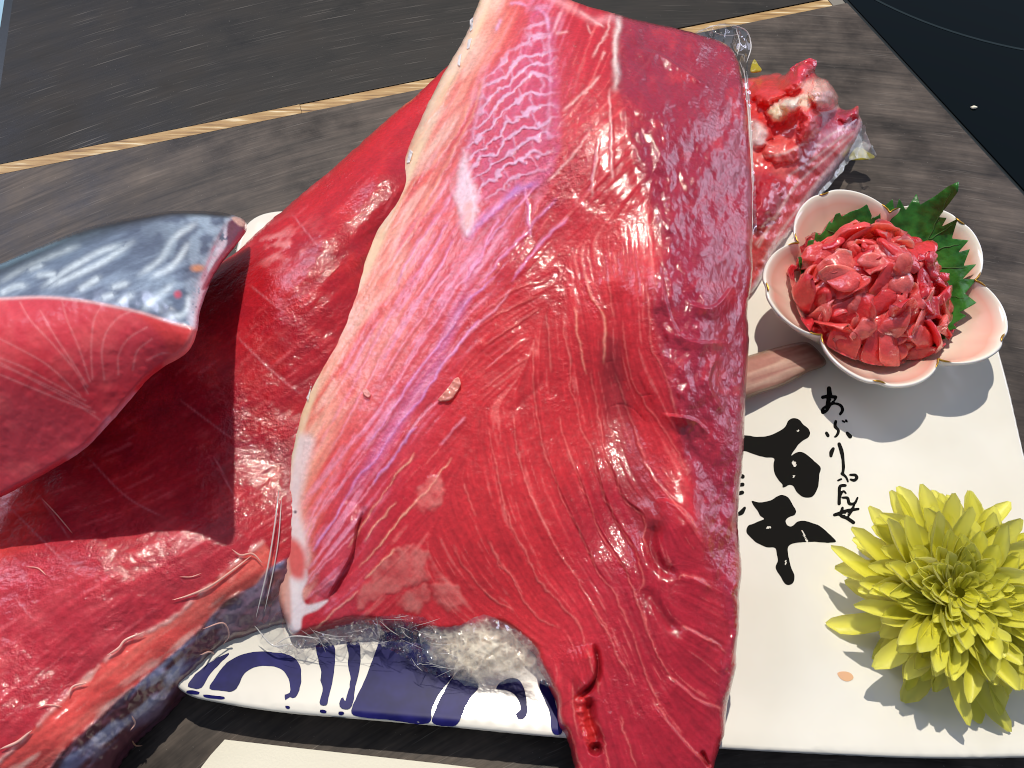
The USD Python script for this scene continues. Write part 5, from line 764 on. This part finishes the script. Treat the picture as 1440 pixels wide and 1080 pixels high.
q = obj('film_creases', joinm(cr), 'cling_crease', cf_, smooth=True); tag(q, kind='stuff')
f2 = thing('cling_film', 'clear film standing up around the far right corner of the big loin', 'film')
fpoly = [(978, 48), (1000, 36), (1025, 33), (1048, 42), (1056, 60), (1052, 90), (1056, 140), (1060, 230), (1062, 330), (1056, 330), (1050, 230), (1044, 130), (1036, 82), (1020, 64)]
obj('wrap', ruffle(fpoly, [(990, 45, .075), (1045, 45, .06), (1040, 90, .07), (1054, 60, .05), (1052, 140, .062), (1058, 230, .058), (1058, 330, .055)], .003, 1.8, 9, 71, (1, 2.5)), 'cling', f2, smooth=20)
cr = [tube(at(*np.array(l, float).T, np.array(z)), r, 5) for l, z, r in (([(980, 46), (1005, 36), (1028, 34)], (.077, .07, .066), .0003), ([(1028, 34), (1050, 44), (1056, 62), (1050, 88)], (.066, .06, .056, .06), .0004), ([(1035, 40), (1040, 60), (1036, 80)], (.066, .066, .068), .0003), ([(1046, 95), (1053, 170), (1057, 260), (1058, 340)], (.066, .062, .06, .056), .0006), ([(1050, 100), (1056, 180), (1060, 270)], (.062, .06, .056), .0004), ([(1040, 85), (1048, 110), (1050, 150)], (.066, .064, .062), .0004), ([(1000, 44), (1020, 50), (1040, 48)], (.074, .07, .064), .0002))]
q = obj('film_creases', joinm(cr), 'cling_crease', f2, smooth=True); tag(q, kind='stuff')
f3 = thing('cling_film', 'taut clear film hanging between the big loin tip and the dark fillet', 'film')
obj('wrap', ruffle([(392, 690), (396, 740), (392, 800), (402, 880), (440, 900), (400, 915), (360, 880), (372, 800), (384, 730)], [(392, 700, .042), (380, 800, .034), (400, 900, .024), (365, 880, .024)], .0015, 2.5, 12, 81, (1, 3)), 'cling', f3, smooth=20)
cr = [tube(at(*np.array(l, float).T, np.array(z)), r, 5) for l, z, r in (([(392, 690), (386, 740), (376, 800), (360, 868)], (.046, .044, .04, .03), .0004), ([(396, 700), (390, 770), (372, 860)], (.044, .04, .03), .0003), ([(358, 880), (385, 908), (410, 905)], (.028, .024, .027), .0004), ([(385, 908), (410, 895), (450, 898)], (.024, .03, .032), .0003))]
q = obj('film_creases', joinm(cr), 'cling_crease', f3, smooth=True); tag(q, kind='stuff')
f4 = thing('cling_film', 'clear film fringe along the outer edge of the pink trimming near the bowl', 'film')
fp = tile(*TC, [(632, 365), (645, 345), (660, 400), (694, 470), (688, 490), (600, 490), (540, 560), (470, 640), (440, 720), (380, 800), (340, 830), (400, 730), (450, 640), (540, 530)])[0]
obj('wrap', ruffle(fp, [(1212, 180, .028), (1230, 222, .02), (1200, 223, .02), (1150, 280, .022), (1120, 330, .022)], .003, 1.8, 9, 91, (1, 1)), 'cling_fringe', f4, smooth=20)
# ------------------------------------------------------------------ paper napkin in front
nap = [(316, 1040), (420, 1052), (520, 1063), (620, 1074), (720, 1086), (720, 1140), (245, 1140), (283, 1079), (296, 1062)]
V, F, q = sheet(nap, lambda V, p: .0035 + .0008 * (nz(p, 60, 2) - .5), 5, thick=.003, smooth=False); o = obj('paper_napkin', (V, F), 'paper', smooth=30); tag(o, 'folded cream paper napkin on the dark table in front of the platter', 'napkin')
